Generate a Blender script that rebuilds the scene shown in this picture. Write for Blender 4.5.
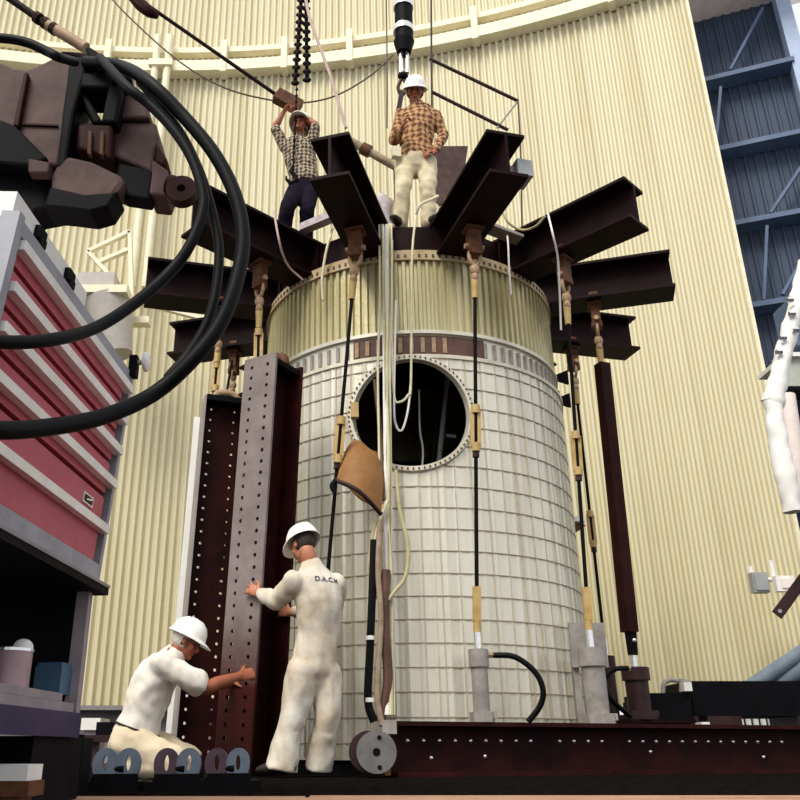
import bpy, math, random
from mathutils import Vector, Matrix, noise
random.seed(7)
SC = bpy.context.scene
for o in list(bpy.data.objects): bpy.data.objects.remove(o)
COL = SC.collection
PI = math.pi
V = Vector
def rad(a): return math.radians(a)

# ------------------------------------------------------------ camera, sky, sun, exposure
F = 850.0; PITCH = rad(22.4); CX = 339.0; CY = 400.0; CAM = V((0, 0, .17))
cd = bpy.data.cameras.new('camera'); cam = bpy.data.objects.new('camera', cd); COL.objects.link(cam)
cam.location = CAM; cam.rotation_euler = (PI/2 + PITCH, 0, 0)
cd.sensor_width = 36; cd.lens = F/800*36; cd.shift_x = (400-CX)/800; cd.clip_start = .05; cd.clip_end = 400
SC.camera = cam
W = bpy.data.worlds.new('world'); SC.world = W; W.use_nodes = True
bg = W.node_tree.nodes['Background']
bg.inputs[0].default_value = (.93, .96, 1.0, 1); bg.inputs[1].default_value = .95
sd = bpy.data.lights.new('sun', 'SUN'); sd.energy = 3.0; sd.angle = rad(30); sd.color = (1, .95, .84)
sun = bpy.data.objects.new('sun', sd); COL.objects.link(sun); sun.location = (-5, -5, 20)
sun.rotation_euler = V((.34, .56, -.76)).to_track_quat('-Z', 'Y').to_euler()
SC.view_settings.view_transform = 'Standard'; SC.view_settings.look = 'None'
SC.view_settings.gamma = 1; SC.view_settings.use_curve_mapping = False
SC.view_settings.exposure = 0.12

# ------------------------------------------------------------ a pixel direction, used to read real positions off the photo
FW = V((0, math.cos(PITCH), math.sin(PITCH))); UP = V((0, -math.sin(PITCH), math.cos(PITCH))); RT = V((1, 0, 0))
def ray(x, y): return FW + RT*((x-CX)/F) + UP*((CY-y)/F)
def at(x, y, Y): d = ray(x, y); return CAM + d*(Y/d.y)
def atz(x, y, Z): d = ray(x, y); return CAM + d*((Z-CAM.z)/d.z)

# ------------------------------------------------------------ materials
MATS = {}
def mat(name, col, rough=.6, metal=0., col2=None, nscale=6., spread=.5, bump=0., bscale=60., spec=.5, streak=False):
    m = bpy.data.materials.new(name); m.use_nodes = True; nt = m.node_tree; b = nt.nodes['Principled BSDF']
    b.inputs['Roughness'].default_value = rough; b.inputs['Metallic'].default_value = metal
    b.inputs['Specular IOR Level'].default_value = spec
    c4 = (*col, 1)
    tc = nt.nodes.new('ShaderNodeTexCoord')
    src = tc.outputs['Object']
    if streak:
        mp = nt.nodes.new('ShaderNodeMapping'); mp.inputs['Scale'].default_value = (1, 1, .12)
        nt.links.new(src, mp.inputs[0]); src = mp.outputs[0]
    n = nt.nodes.new('ShaderNodeTexNoise'); n.inputs['Scale'].default_value = nscale; n.inputs['Detail'].default_value = 6
    n.inputs['Roughness'].default_value = .65
    nt.links.new(src, n.inputs['Vector'])
    r = nt.nodes.new('ShaderNodeValToRGB')
    r.color_ramp.elements[0].position = .5-spread*.3; r.color_ramp.elements[1].position = .5+spread*.3
    r.color_ramp.elements[0].color = c4
    r.color_ramp.elements[1].color = (*(col2 if col2 else [min(1, c*1.18) for c in col]), 1)
    nt.links.new(n.outputs['Fac'], r.inputs[0]); nt.links.new(r.outputs[0], b.inputs['Base Color'])
    if bump:
        n2 = nt.nodes.new('ShaderNodeTexNoise'); n2.inputs['Scale'].default_value = bscale; n2.inputs['Detail'].default_value = 3
        nt.links.new(tc.outputs['Object'], n2.inputs['Vector'])
        bp = nt.nodes.new('ShaderNodeBump'); bp.inputs['Strength'].default_value = bump; bp.inputs['Distance'].default_value = .02
        nt.links.new(n2.outputs['Fac'], bp.inputs['Height']); nt.links.new(bp.outputs[0], b.inputs['Normal'])
    MATS[name] = m
    return m
mat('wall_cream', (.60, .53, .33), .6, 0, (.72, .66, .47), .8, .8, streak=True)
mat('wall_trim', (.74, .68, .50), .6)
mat('blue_sheet', (.026, .040, .080), .7, 0, (.045, .065, .115), 1.2, streak=True)
mat('blue_steel', (.060, .095, .18), .6, 0, (.10, .145, .25), 2)
mat('pale_blue', (.34, .42, .58), .5)
mat('eave_pink', (.85, .72, .68), .6)
mat('maroon', (.005, .0008, .0014), .6, 0, (.015, .002, .003), 5, bump=.1, spec=.10)
mat('black_steel', (.002, .002, .003), .6, 0, (.005, .004, .006), 6, spec=.08)
mat('black_rubber', (.002, .002, .003), .5, 0, (.004, .004, .005), 8, spec=.12)
mat('primer_red', (.012, .0018, .0018), .6, 0, (.034, .0045, .004), 4, bump=.1, spec=.12)
mat('column_grey', (.26, .22, .21), .5, 0, (.40, .35, .33), 3.2, .9, bump=.1)
mat('machine_brown', (.06, .034, .032), .6, 0, (.12, .072, .066), 5, bump=.05, spec=.15)
mat('machine_red', (.018, .004, .004), .6, 0, (.04, .009, .008), 5, bump=.05, spec=.12)
mat('vessel_plate', (.54, .48, .36), .33, .5, (.82, .79, .68), 2.6, 1.1, bump=.08, bscale=25, streak=True)
mat('vessel_gold', (.34, .26, .09), .34, .35, (.78, .74, .50), 2.6, .9, bump=.15, bscale=14, streak=True)
mat('rim_rust', (.36, .24, .12), .6, 0, (.60, .50, .30), 5, .9)
mat('strap_wire', (.26, .20, .13), .5)
mat('batten_metal', (.42, .36, .25), .4, .3, (.62, .56, .42), 6)
mat('slot_brown', (.06, .022, .016), .6, 0, (.13, .06, .04), 9)
mat('frame_pale', (.56, .50, .38), .5, .2, (.72, .68, .56), 4)
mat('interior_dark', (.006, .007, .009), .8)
mat('rust_orange', (.17, .065, .014), .7, 0, (.36, .17, .045), 4, .9, bump=.3)
mat('turnbuckle_tan', (.42, .26, .08), .5, 0, (.56, .40, .16), 9)
mat('rust_link', (.24, .13, .07), .6, 0, (.50, .34, .20), 14, .8)
mat('rust_plate', (.05, .018, .009), .6, 0, (.17, .07, .03), 12, .8, spec=.2)
mat('jack_grey', (.22, .19, .175), .5, .1, (.36, .33, .30), 7)
mat('jack_dark', (.022, .009, .010), .5, 0, (.045, .020, .020), 7, spec=.2)
mat('chrome', (.75, .74, .74), .22, .8, (.85, .85, .85))
mat('white_paint', (.80, .78, .74), .5, 0, (.88, .86, .83), 5)
mat('chest_red', (.40, .045, .080), .45, 0, (.52, .10, .14), 5, .9)
mat('chest_dark_red', (.035, .003, .006), .6, spec=.1)
mat('chest_grey', (.24, .24, .28), .5, 0, (.36, .36, .40), 5)
mat('strip_white', (.80, .78, .76), .35, .2)
mat('purple_grey', (.030, .020, .055), .5, 0, (.055, .038, .09), 5, spec=.2)
mat('shelf_grey', (.22, .185, .20), .6, 0, (.31, .27, .29), 6)
mat('deck', (.004, .003, .003), .9, 0, (.012, .010, .008), 14, bump=.3, spec=.0)
mat('concrete', (.20, .18, .19), .85, 0, (.28, .25, .26), 3, bump=.2)
mat('plank', (.34, .17, .10), .7, 0, (.50, .29, .19), 7, .9, bump=.25)
mat('skin', (.42, .15, .08), .55, 0, (.50, .20, .11), 9, bump=.05)
mat('skin_red', (.26, .07, .032), .55, 0, (.36, .11, .05), 9, bump=.05)
mat('lips', (.18, .04, .03), .5)
mat('hair_dark', (.020, .010, .007), .7, 0, (.04, .02, .012), 60, bump=.4)
mat('hair_grey', (.42, .38, .35), .7, 0, (.6, .56, .52), 60, bump=.4)
mat('hat_white', (.84, .82, .76), .35)
mat('hat_lining', (.05, .03, .02), .7)
mat('coverall', (.78, .74, .66), .85, 0, (.46, .34, .21), 3.2, .62, bump=.12, bscale=18)
mat('shirt_white', (.80, .76, .69), .85, 0, (.70, .62, .52), 4, bump=.12, bscale=18)
mat('trousers_beige', (.60, .48, .32), .85, 0, (.72, .60, .44), 4, bump=.12, bscale=18)
mat('trousers_tan', (.56, .46, .29), .85, 0, (.70, .60, .42), 4)
mat('trousers_dark', (.006, .004, .010), .9, 0, (.016, .012, .022), 6, spec=.05)
mat('boot', (.02, .014, .012), .6)
mat('ink', (.06, .06, .07), .7)
mat('flange_grey', (.11, .10, .10), .55, 0, (.17, .155, .15), 8)
mat('rope_cream', (.62, .55, .36), .7, 0, (.74, .68, .50), 10)
mat('rope_green', (.40, .36, .18), .7, 0, (.55, .50, .30), 10)
mat('rope_pink', (.50, .36, .32), .7)
mat('wire_brown', (.07, .04, .018), .6)
mat('lug_blue', (.13, .17, .22), .5, 0, (.19, .24, .30), 9)
mat('lug_maroon', (.06, .03, .045), .5, 0, (.10, .05, .07), 9)
mat('pipe_blue', (.14, .19, .24), .5, 0, (.22, .28, .34), 4)
mat('box_grey', (.30, .31, .31), .5)
mat('box_green', (.42, .44, .38), .5)
mat('canister_blue', (.03, .08, .15), .4, 0, (.06, .13, .22), 5)
mat('can_mauve', (.30, .20, .22), .4, .2, (.40, .28, .30), 5)
mat('cloth_mauve', (.32, .24, .26), .8, 0, (.62, .58, .58), 10, .8)
mat('rag_brown', (.18, .10, .06), .8, 0, (.50, .40, .28), 9, .9)
mat('lamp_grey', (.42, .38, .34), .6)
mat('red_flag', (.45, .05, .03), .6)
def plaid(name, base, dark, sc):
    m = bpy.data.materials.new(name); m.use_nodes = True; nt = m.node_tree; b = nt.nodes['Principled BSDF']
    b.inputs['Roughness'].default_value = .85
    tc = nt.nodes.new('ShaderNodeTexCoord'); cur = None
    for ax in ('X', 'Z'):
        w = nt.nodes.new('ShaderNodeTexWave'); w.bands_direction = ax; w.inputs['Scale'].default_value = sc
        w.inputs['Distortion'].default_value = 4.5; w.inputs['Detail'].default_value = 3; w.inputs['Detail Scale'].default_value = 2.5
        nt.links.new(tc.outputs['Object'], w.inputs['Vector'])
        if cur is None: cur = w.outputs['Fac']
        else:
            mm = nt.nodes.new('ShaderNodeMath'); mm.operation = 'ADD'; nt.links.new(cur, mm.inputs[0]); nt.links.new(w.outputs['Fac'], mm.inputs[1])
            m2 = nt.nodes.new('ShaderNodeMath'); m2.operation = 'MULTIPLY'; m2.inputs[1].default_value = .5
            nt.links.new(mm.outputs[0], m2.inputs[0]); cur = m2.outputs[0]
    r = nt.nodes.new('ShaderNodeValToRGB'); r.color_ramp.elements[0].position = .3; r.color_ramp.elements[1].position = .7
    r.color_ramp.elements[0].color = (*dark, 1); r.color_ramp.elements[1].color = (*base, 1)
    nt.links.new(cur, r.inputs[0]); nt.links.new(r.outputs[0], b.inputs['Base Color']); MATS[name] = m
plaid('plaid_orange', (.50, .30, .13), (.14, .032, .014), 5)
plaid('plaid_dark', (.42, .33, .22), (.020, .008, .008), 7)
# maroon column paint: sky sheen painted in as grey, growing with the column's height
def sky_sheen():
    m = mat('column_sky_sheen', (.16, .125, .12), .6, 0, (.30, .25, .24), 4.5, 1., bump=.1, spec=.2)
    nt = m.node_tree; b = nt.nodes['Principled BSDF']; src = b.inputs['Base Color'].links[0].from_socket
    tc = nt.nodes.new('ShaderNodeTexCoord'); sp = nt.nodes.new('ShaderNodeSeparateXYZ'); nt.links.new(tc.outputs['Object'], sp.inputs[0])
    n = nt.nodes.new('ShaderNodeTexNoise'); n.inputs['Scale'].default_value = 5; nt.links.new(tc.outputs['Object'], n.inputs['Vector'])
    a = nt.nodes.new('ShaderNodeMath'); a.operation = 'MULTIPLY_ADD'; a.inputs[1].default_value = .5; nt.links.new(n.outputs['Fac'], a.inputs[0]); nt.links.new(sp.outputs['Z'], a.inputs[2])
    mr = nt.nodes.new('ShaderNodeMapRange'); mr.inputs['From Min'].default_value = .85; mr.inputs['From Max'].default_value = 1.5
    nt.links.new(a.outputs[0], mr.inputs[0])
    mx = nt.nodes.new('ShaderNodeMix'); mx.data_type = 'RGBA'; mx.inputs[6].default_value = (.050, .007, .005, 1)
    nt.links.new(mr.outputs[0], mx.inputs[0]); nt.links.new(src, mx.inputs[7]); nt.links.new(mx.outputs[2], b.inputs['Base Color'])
sky_sheen()

# ------------------------------------------------------------ mesh builder and object helpers
def basis(d):
    d = d.normalized(); a = V((0, 0, 1)) if abs(d.z) < .9 else V((1, 0, 0))
    s = d.cross(a).normalized(); return s, s.cross(d).normalized()
class MB:
    def __init__(s): s.v = []; s.f = []
    def add(s, vs, fs):
        o = len(s.v); s.v += [V(p) for p in vs]; s.f += [[i+o for i in f] for f in fs]; return s
    def box(s, c, sz, R=None):
        c = V(c); h = V(sz)*.5; vs = []
        for z in (-1, 1):
            for y in (-1, 1):
                for x in (-1, 1):
                    p = V((x*h.x, y*h.y, z*h.z)); vs.append(c + (R @ p if R else p))
        return s.add(vs, [(0, 2, 3, 1), (4, 5, 7, 6), (0, 1, 5, 4), (2, 6, 7, 3), (0, 4, 6, 2), (1, 3, 7, 5)])
    def cyl(s, p0, p1, r0, r1=None, n=14):
        p0 = V(p0); p1 = V(p1); r1 = r0 if r1 is None else r1; a, b = basis(p1-p0); vs = []
        for p, r in ((p0, r0), (p1, r1)):
            for i in range(n):
                t = 2*PI*i/n; vs.append(p + (a*math.cos(t) + b*math.sin(t))*r)
        fs = [(i, (i+1) % n, n+(i+1) % n, n+i) for i in range(n)] + [tuple(range(n))[::-1], tuple(range(n, 2*n))]
        return s.add(vs, fs)
    def bar(s, p0, p1, w, h, side=None):
        p0 = V(p0); p1 = V(p1); d = (p1-p0).normalized()
        a = V(side) if side is not None else basis(d)[0]
        a = (a - d*a.dot(d)).normalized(); b = d.cross(a)
        vs = [p + a*(x*w/2) + b*(y*h/2) for p in (p0, p1) for x, y in ((-1, -1), (1, -1), (1, 1), (-1, 1))]
        return s.add(vs, [(0, 1, 2, 3)[::-1], (4, 5, 6, 7), (0, 1, 5, 4), (1, 2, 6, 5), (2, 3, 7, 6), (3, 0, 4, 7)])
    def loft(s, pts, rr, side=None, n=14, cap=True, sub=4, closed=False):
        """tube through pts; rr: radius or (a,b) per point"""
        pts = [V(p) for p in pts]; m = len(pts)
        rr = [r if isinstance(r, tuple) else (r, r) for r in (rr if isinstance(rr, (list,)) else [rr]*m)]
        P = []; Rr = []
        if m > 2 and sub > 1:
            for i in range(m-1 if not closed else m):
                g = lambda k: pts[k % m] if closed else (pts[k] if 0 <= k < m else (pts[0]*2-pts[1] if k < 0 else pts[-1]*2-pts[-2]))
                p0, p1, p2, p3 = g(i-1), g(i), g(i+1), g(i+2)
                for k in range(sub):
                    t = k/sub; t2 = t*t; t3 = t2*t
                    P.append(.5*((2*p1)+(p2-p0)*t+(2*p0-5*p1+4*p2-p3)*t2+(3*p1-p0-3*p2+p3)*t3))
                    a, b = rr[i % m], rr[(i+1) % m]; Rr.append((a[0]*(1-t)+b[0]*t, a[1]*(1-t)+b[1]*t))
            if not closed: P.append(pts[-1]); Rr.append(rr[-1])
        else: P = pts; Rr = rr
        L = len(P); T = [((P[(i+1) % L]-P[i-1]) if closed or 0 < i < L-1 else (P[1]-P[0] if i == 0 else P[-1]-P[-2])).normalized() for i in range(L)]
        A = V(side) if side is not None else basis(T[0])[0]; rings = []
        for i in range(L):
            if side is not None: A0 = V(side)
            else: A0 = A
            A = (A0 - T[i]*A0.dot(T[i]))
            A = A.normalized() if A.length > 1e-4 else basis(T[i])[0]
            rings.append((P[i], A, T[i].cross(A), Rr[i]))
        full = []
        if cap == 'round' and not closed:
            p, a, b, r = rings[0]; q = min(r)
            for k in (75, 50, 25): full.append((p-T[0]*q*math.sin(rad(k)), a, b, (r[0]*math.cos(rad(k)), r[1]*math.cos(rad(k)))))
            full += rings; p, a, b, r = rings[-1]; q = min(r)
            for k in (25, 50, 75): full.append((p+T[-1]*q*math.sin(rad(k)), a, b, (r[0]*math.cos(rad(k)), r[1]*math.cos(rad(k)))))
        else: full = rings
        vs = []
        for p, a, b, r in full:
            for j in range(n):
                t = 2*PI*j/n; vs.append(p + a*(math.cos(t)*r[0]) + b*(math.sin(t)*r[1]))
        K = len(full); fs = []
        for i in range(K if closed else K-1):
            for j in range(n):
                i2 = (i+1) % K; fs.append((i*n+j, i*n+(j+1) % n, i2*n+(j+1) % n, i2*n+j))
        if not closed and cap: fs += [tuple(range(n))[::-1], tuple(range((K-1)*n, K*n))]
        return s.add(vs, fs)
    def ell(s, c, r, ax=None, n=16, m=10):
        c = V(c); ax = ax or (V((1, 0, 0)), V((0, 1, 0)), V((0, 0, 1))); vs = []
        for i in range(1, m):
            ph = PI*i/m
            for j in range(n):
                t = 2*PI*j/n
                vs.append(c + ax[0]*(r[0]*math.sin(ph)*math.cos(t)) + ax[1]*(r[1]*math.sin(ph)*math.sin(t)) + ax[2]*(r[2]*math.cos(ph)))
        top = len(vs); vs.append(c+ax[2]*r[2]); vs.append(c-ax[2]*r[2])
        fs = [(i*n+j, (i+1)*n+j, (i+1)*n+(j+1) % n, i*n+(j+1) % n) for i in range(m-2) for j in range(n)]
        fs += [(top, j, (j+1) % n) for j in range(n)] + [(top+1, (m-2)*n+(j+1) % n, (m-2)*n+j) for j in range(n)]
        return s.add(vs, fs)
    def prism(s, poly, d):
        """closed polygon of 3-D points extruded along vector d"""
        n = len(poly); poly = [V(p) for p in poly]; d = V(d); vs = poly + [p+d for p in poly]
        return s.add(vs, [tuple(range(n)), tuple(range(n, 2*n))[::-1]] + [(i, i+n, (i+1) % n+n, (i+1) % n) for i in range(n)])
    def holed(s, outer, inner, d):
        n = len(outer); d = V(d); vs = [V(p) for p in outer] + [V(p) for p in inner]; vs += [p+d for p in vs[:2*n]]
        fs = []
        for i in range(n):
            j = (i+1) % n
            fs += [(i, j, n+j, n+i), (2*n+i, 3*n+i, 3*n+j, 2*n+j), (i, 2*n+i, 2*n+j, j), (n+i, n+j, 3*n+j, 3*n+i)]
        return s.add(vs, fs)
    def ring(s, c, axis, r0, r1, h, n=48, a0=0, a1=2*PI):
        """flat ring about axis, radii r0<r1, height h"""
        c = V(c); ax = V(axis).normalized(); a, b = basis(ax); full = abs(a1-a0-2*PI) < 1e-6
        if abs(ax.z) > .99: a, b = V((1, 0, 0)), V((0, 1, 0))
        k = n if full else n+1; vs = []
        for i in range(k):
            t = a0+(a1-a0)*i/n; u = a*math.cos(t)+b*math.sin(t)
            vs += [c+u*r0, c+u*r1, c+u*r1+ax*h, c+u*r0+ax*h]
        fs = []
        for i in range(n):
            p = i*4; q = ((i+1) % k)*4
            for e in range(4): fs.append((p+e, q+e, q+(e+1) % 4, p+(e+1) % 4))
        if not full: fs += [(0, 1, 2, 3)[::-1], tuple((k-1)*4+e for e in range(4))]
        return s.add(vs, fs)
    def mesh(s, name, m, smooth=False, off=None):
        me = bpy.data.meshes.new(name); off = off or V((0, 0, 0))
        me.from_pydata([tuple(p-off) for p in s.v], [], s.f)
        if m: me.materials.append(MATS[m])
        me.update(); me.validate()
        import bmesh
        bm = bmesh.new(); bm.from_mesh(me); bmesh.ops.recalc_face_normals(bm, faces=bm.faces); bm.to_mesh(me); bm.free()
        if smooth:
            for p in me.polygons: p.use_smooth = True
            try: me.set_sharp_from_angle(angle=rad(38))
            except Exception: pass
        return me
ORG = {}
def link(name, me, parent=None, loc=None):
    o = bpy.data.objects.new(name, me); COL.objects.link(o)
    if parent: o.parent = parent
    if loc is not None: o.location = loc
    return o
def part(name, mb, m, parent, smooth=False, kind=None, label=None):
    """mb in world coordinates, parent has an unrotated origin"""
    off = ORG.get(parent.name, V((0, 0, 0)))
    o = link(name, mb.mesh(name, m, smooth, off), parent); ORG[o.name] = off
    if kind: o['kind'] = kind
    if label: o['label'] = label
    return o
def props(o, label, cat, group=None):
    o['label'] = label; o['category'] = cat
    if group: o['group'] = group
    return o
def thing(name, label, cat, loc, group=None):
    o = link(name, None, None, V(loc)); ORG[o.name] = V(loc); o.empty_display_size = .1
    return props(o, label, cat, group)
def solo(name, mb, m, label, cat, loc, group=None, smooth=False):
    o = link(name, mb.mesh(name, m, smooth, V(loc)), None, V(loc)); ORG[o.name] = V(loc)
    return props(o, label, cat, group)
def struct(name, mb=None, m=None, smooth=False, loc=(0, 0, 0)):
    o = link(name, mb.mesh(name, m, smooth, V(loc)) if mb else None, None, V(loc)); ORG[o.name] = V(loc); o['kind'] = 'structure'; return o
def rot(z=0, y=0, x=0): return Matrix.Rotation(z, 3, 'Z') @ Matrix.Rotation(y, 3, 'Y') @ Matrix.Rotation(x, 3, 'X')

# ============================================================ SETTING
# floor: dark steel deck with timber planks nearest the camera
floor = struct('floor', MB().box((0, 10, -.06), (40, 12.2, .12)).box((0, .2, -.16), (40, 7.4, .12)).box((0, -8, -.1), (60, 9.2, .1)), 'deck')
pk = MB().box((0, 0, 0), (2.36, .185, .05)); pm = pk.mesh('plank', 'plank')
for r in range(6):
    for c in range(5):
        o = link('plank', pm, floor, (-4.6+c*2.38+(r % 2)*.9, 2.75+r*.195+.1, -.03+random.uniform(-.003, .003)))
kerb = struct('trim_1', MB().box((-6, 13.1, .34), (10, .5, .70)).box((-6, 13.0, .72), (10.2, .8, .06)), 'concrete')

# back wall: corrugated sheets on a curve
WC = V((-3.5, -7.65, 0)); WR = 22.0
wall = struct('wall_back')
PITCHA = .14/WR; NR = 7; PA = PITCHA*NR
mb = MB(); prof = []
for k in range(NR):
    for fr, dp in ((0, 0), (.12, .0), (.24, .026), (.36, .064), (.64, .064), (.76, .026), (.88, .0)): prof.append(((k+fr)*PITCHA, dp))
prof.append((NR*PITCHA, 0)); prof.append((NR*PITCHA+.0005, .006))
vs = []
for z in (.72, 18):
    for a, dp in prof: vs.append(V((math.sin(-a)*(WR-dp), math.cos(-a)*(WR-dp), z)))
n = len(prof)
mb.add(vs, [(i, i+1, n+i+1, n+i) for i in range(n-1)])
sheet = mb.mesh('wall_sheet', 'wall_cream')
A1 = math.asin(10.02/WR)
for k in range(27):
    o = link('wall_sheet', sheet, wall, WC); o.rotation_euler = (0, 0, -(A1-k*PA))
def wp(a, z, r=WR): return V((WC.x+math.sin(a)*r, WC.y+math.cos(a)*r, z))
# corner return of the wall
mb = MB(); e = wp(A1, 0, WR-.04)
mb.prism([e, e+V((.06, .0, 0)), wp(A1, 0)+V((.10, .25, 0)), wp(A1, 0)+V((0, .2, 0))], (0, 0, 18))
struct('trim_2', mb, 'wall_trim')
# girt with two lips and brackets
ga0, ga1 = -.60, A1
mb = MB(); N = 40
for z0, z1, r0, r1 in ((13.55, 13.83, WR-.30, WR-.04), (14.12, 14.26, WR-.22, WR-.04)):
    vs = []
    for i in range(N+1):
        a = ga0+(ga1-ga0)*i/N; vs += [wp(a, z0, r0), wp(a, z0, r1), wp(a, z1, r1), wp(a, z1, r0)]
    fs = []
    for i in range(N):
        for e_ in range(4): fs.append((i*4+e_, i*4+4+e_, i*4+4+(e_+1) % 4, i*4+(e_+1) % 4))
    fs += [(0, 1, 2, 3), (N*4, N*4+1, N*4+2, N*4+3)]
    mb.add(vs, fs)
girt = struct('trim_3', mb, 'wall_trim')
for px, py in ((108, 58), (225, 50), (285, 50), (350, 46), (475, 28), (612, 5)):
    d = ray(px, py); dx, dy = d.x, d.y
    # where the ray meets the wall curve
    lo, hi = 5, 30
    for _ in range(40):
        t = (lo+hi)/2
        if (V((dx*t/dy-WC.x, t-WC.y, 0))).length > WR-.2: hi = t
        else: lo = t
    a = math.atan2(dx*lo/dy-WC.x, lo-WC.y)
    c = wp(a, 13.92, WR-.20)
    part('bracket', MB().box(c, (.13, .26, .86), rot(-a)), 'wall_trim', girt)

# blue recess beyond the wall's right end
bl = struct('wall_right'); p0 = V((5.9, 13.88, 0)); dirb = V((2.65, -1, 0)).normalized(); nb = V((-dirb.y, dirb.x, 0))
if nb.y < 0: nb = -nb
def bw(s, z, off=0.): return p0 + dirb*s + nb*(-off) + V((0, 0, z))
LB = (V((8.86, 12.76, 0))-p0).length
s = 0; mb = MB(); vs = []; k = 0; pts = []
while s < LB:
    pts += [(s, 0), (s+.10, 0), (s+.12, .03), (s+.16, .03)]; s += .18
pts.append((s, 0)); n = len(pts)
mb.add([bw(a, 0, d) for a, d in pts]+[bw(a, 14.6, d) for a, d in pts], [(i, i+1, n+i+1, n+i) for i in range(n-1)])
part('sheeting', mb, 'blue_sheet', bl)
for z in (12.31, 10.65, 8.99, 7.31, 5.6, 3.9):
    part('girt', MB().bar(bw(0, z, .22), bw(LB-.1, z, .22), .36, .10, nb), 'blue_steel', bl)
for (a, z0), (b, z1) in (((1.98, 12.45), (2.78, 13.75)), ((1.45, 10.75), (1.75, 12.1)), ((2.1, 9.1), (3.2, 10.5)), ((1.7, 7.4), (2.0, 8.85)), ((2.0, 7.45), (3.0, 8.9))):
    part('brace', MB().bar(bw(a, z0, .3), bw(b, z1, .3), .09, .05, nb), 'blue_steel', bl)
part('post', MB().box(bw(LB-.02, 7.1, .15), (.24, .4, 14.2), rot(math.atan2(dirb.y, dirb.x))), 'pale_blue', bl)
part('eave', MB().box(bw(LB*.5+.2, 14.5, .55), (LB+1.2, 1.5, .75), rot(math.atan2(dirb.y, dirb.x))), 'eave_pink', bl)
part('eave_rib', MB().bar(bw(1.0, 14.1, 1.2), bw(LB, 14.1, .4), .08, .10), 'eave_pink', bl)

# wall fittings -------------------------------------------------
t = thing('wall_conduit', 'pair of cream vertical conduits on the left of the corrugated wall', 'conduit', at(160, 60, 13.9)+V((0, 0, -4.5)))
c = at(160, 58, 13.9)
for dx in (-.10, .16):
    part('pipe', MB().cyl(V((c.x+dx, 13.95, 8.2)), V((c.x+dx, 13.95, 14.4)), .075), 'wall_trim', t, True)
part('clamp', MB().box((c.x+.03, 13.9, 13.6), (.5, .12, .16)), 'wall_trim', t)
part('clamp', MB().box((c.x+.03, 13.9, 10.9), (.5, .12, .12)), 'wall_trim', t)
q = lambda x, y, Y=13.2: at(x, y, Y)
t = thing('wall_bracket', 'cream angle-iron jib bracket standing out from the wall above the tool chest', 'bracket', q(135, 300))
for a, b in (((88, 252), (132, 300)), ((88, 252), (130, 232)), ((130, 232), (132, 300)), ((100, 262), (128, 250)), ((132, 300), (215, 322))):
    part('strut', MB().bar(q(*a), q(*b), .10, .07), 'wall_trim', t)
part('bracket_foot', MB().box(q(137, 322), (.45, .2, .12)), 'wall_trim', t)
t = thing('exhaust_drum', 'grey tapered sheet-metal hood with square cap above the tool chest', 'vent', q(105, 360, 12.9))
part('cap', MB().box(q(100, 287, 12.7), (.62, .55, .26)), 'lamp_grey', t)
part('collar', MB().box(q(103, 297, 12.7), (.95, .6, .14)), 'wall_trim', t)
part('drum', MB().cyl(q(108, 302, 12.8), q(118, 355, 12.8), .42, .24, 20), 'lamp_grey', t, True)
# electrical box on wall at right
t = thing('junction_box', 'grey electrical junction box with conduit on the right part of the wall', 'electrical box', q(760, 582, 11.2))
c = q(759, 583, 11.25)
part('box', MB().box(c, (.20, .12, .26)), 'box_grey', t); part('cover', MB().box(c-V((0, .07, 0)), (.16, .02, .21)), 'box_grey', t)
part('conduit', MB().loft([c+V((-.07, .02, .12)), c+V((-.07, .02, .22))], .03), 'white_paint', t)
part('conduit', MB().loft([c+V((.1, .02, .05)), c+V((.2, .02, .05)), c+V((.22, .02, .1)), c+V((.22, .02, .3))], .028), 'white_paint', t, True)
t = thing('wall_label_box', 'small pale outlet box with reddish label beside the junction box', 'electrical box', q(786, 584, 11.0))
c = q(784, 584, 11.1)
part('box', MB().box(c, (.24, .1, .2)), 'white_paint', t); part('plate', MB().box(c-V((0, .06, 0)), (.12, .015, .12)), 'eave_pink', t)

# ============================================================ VESSEL
VC = V((.76, 8.5, 0)); RL = 1.575; RU = 1.53
ves = thing('steel_vessel', 'large upright cylindrical vessel with banded metal cladding and a round manhole', 'vessel', (VC.x, VC.y, .1))
HC = V((.635, 0, 2.91)); HR = .50
mb = MB(); NA = 720; zs = [.1+.03*i for i in range(113)] ; zs[-1] = 3.46
def rprof(i):
    k = i % 8
    return (.004, .006, .002, 0, 0, 0, 0, .001)[k]
for z in zs:
    for i in range(NA):
        a = 2*PI*i/NA; r = RL+rprof(i); mb.v.append(V((VC.x+math.sin(a)*r, VC.y-math.cos(a)*r, z)))
for k in range(len(zs)-1):
    for i in range(NA):
        j = (i+1) % NA; a = mb.v[k*NA+i]; 
        if a.y < VC.y and (a.x-HC.x)**2+(a.z+.015-HC.z)**2 < (HR+.015)**2: continue
        mb.f.append([k*NA+i, k*NA+j, (k+1)*NA+j, (k+1)*NA+i])
part('lower_shell', mb, 'vessel_plate', ves)
z = .22
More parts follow.
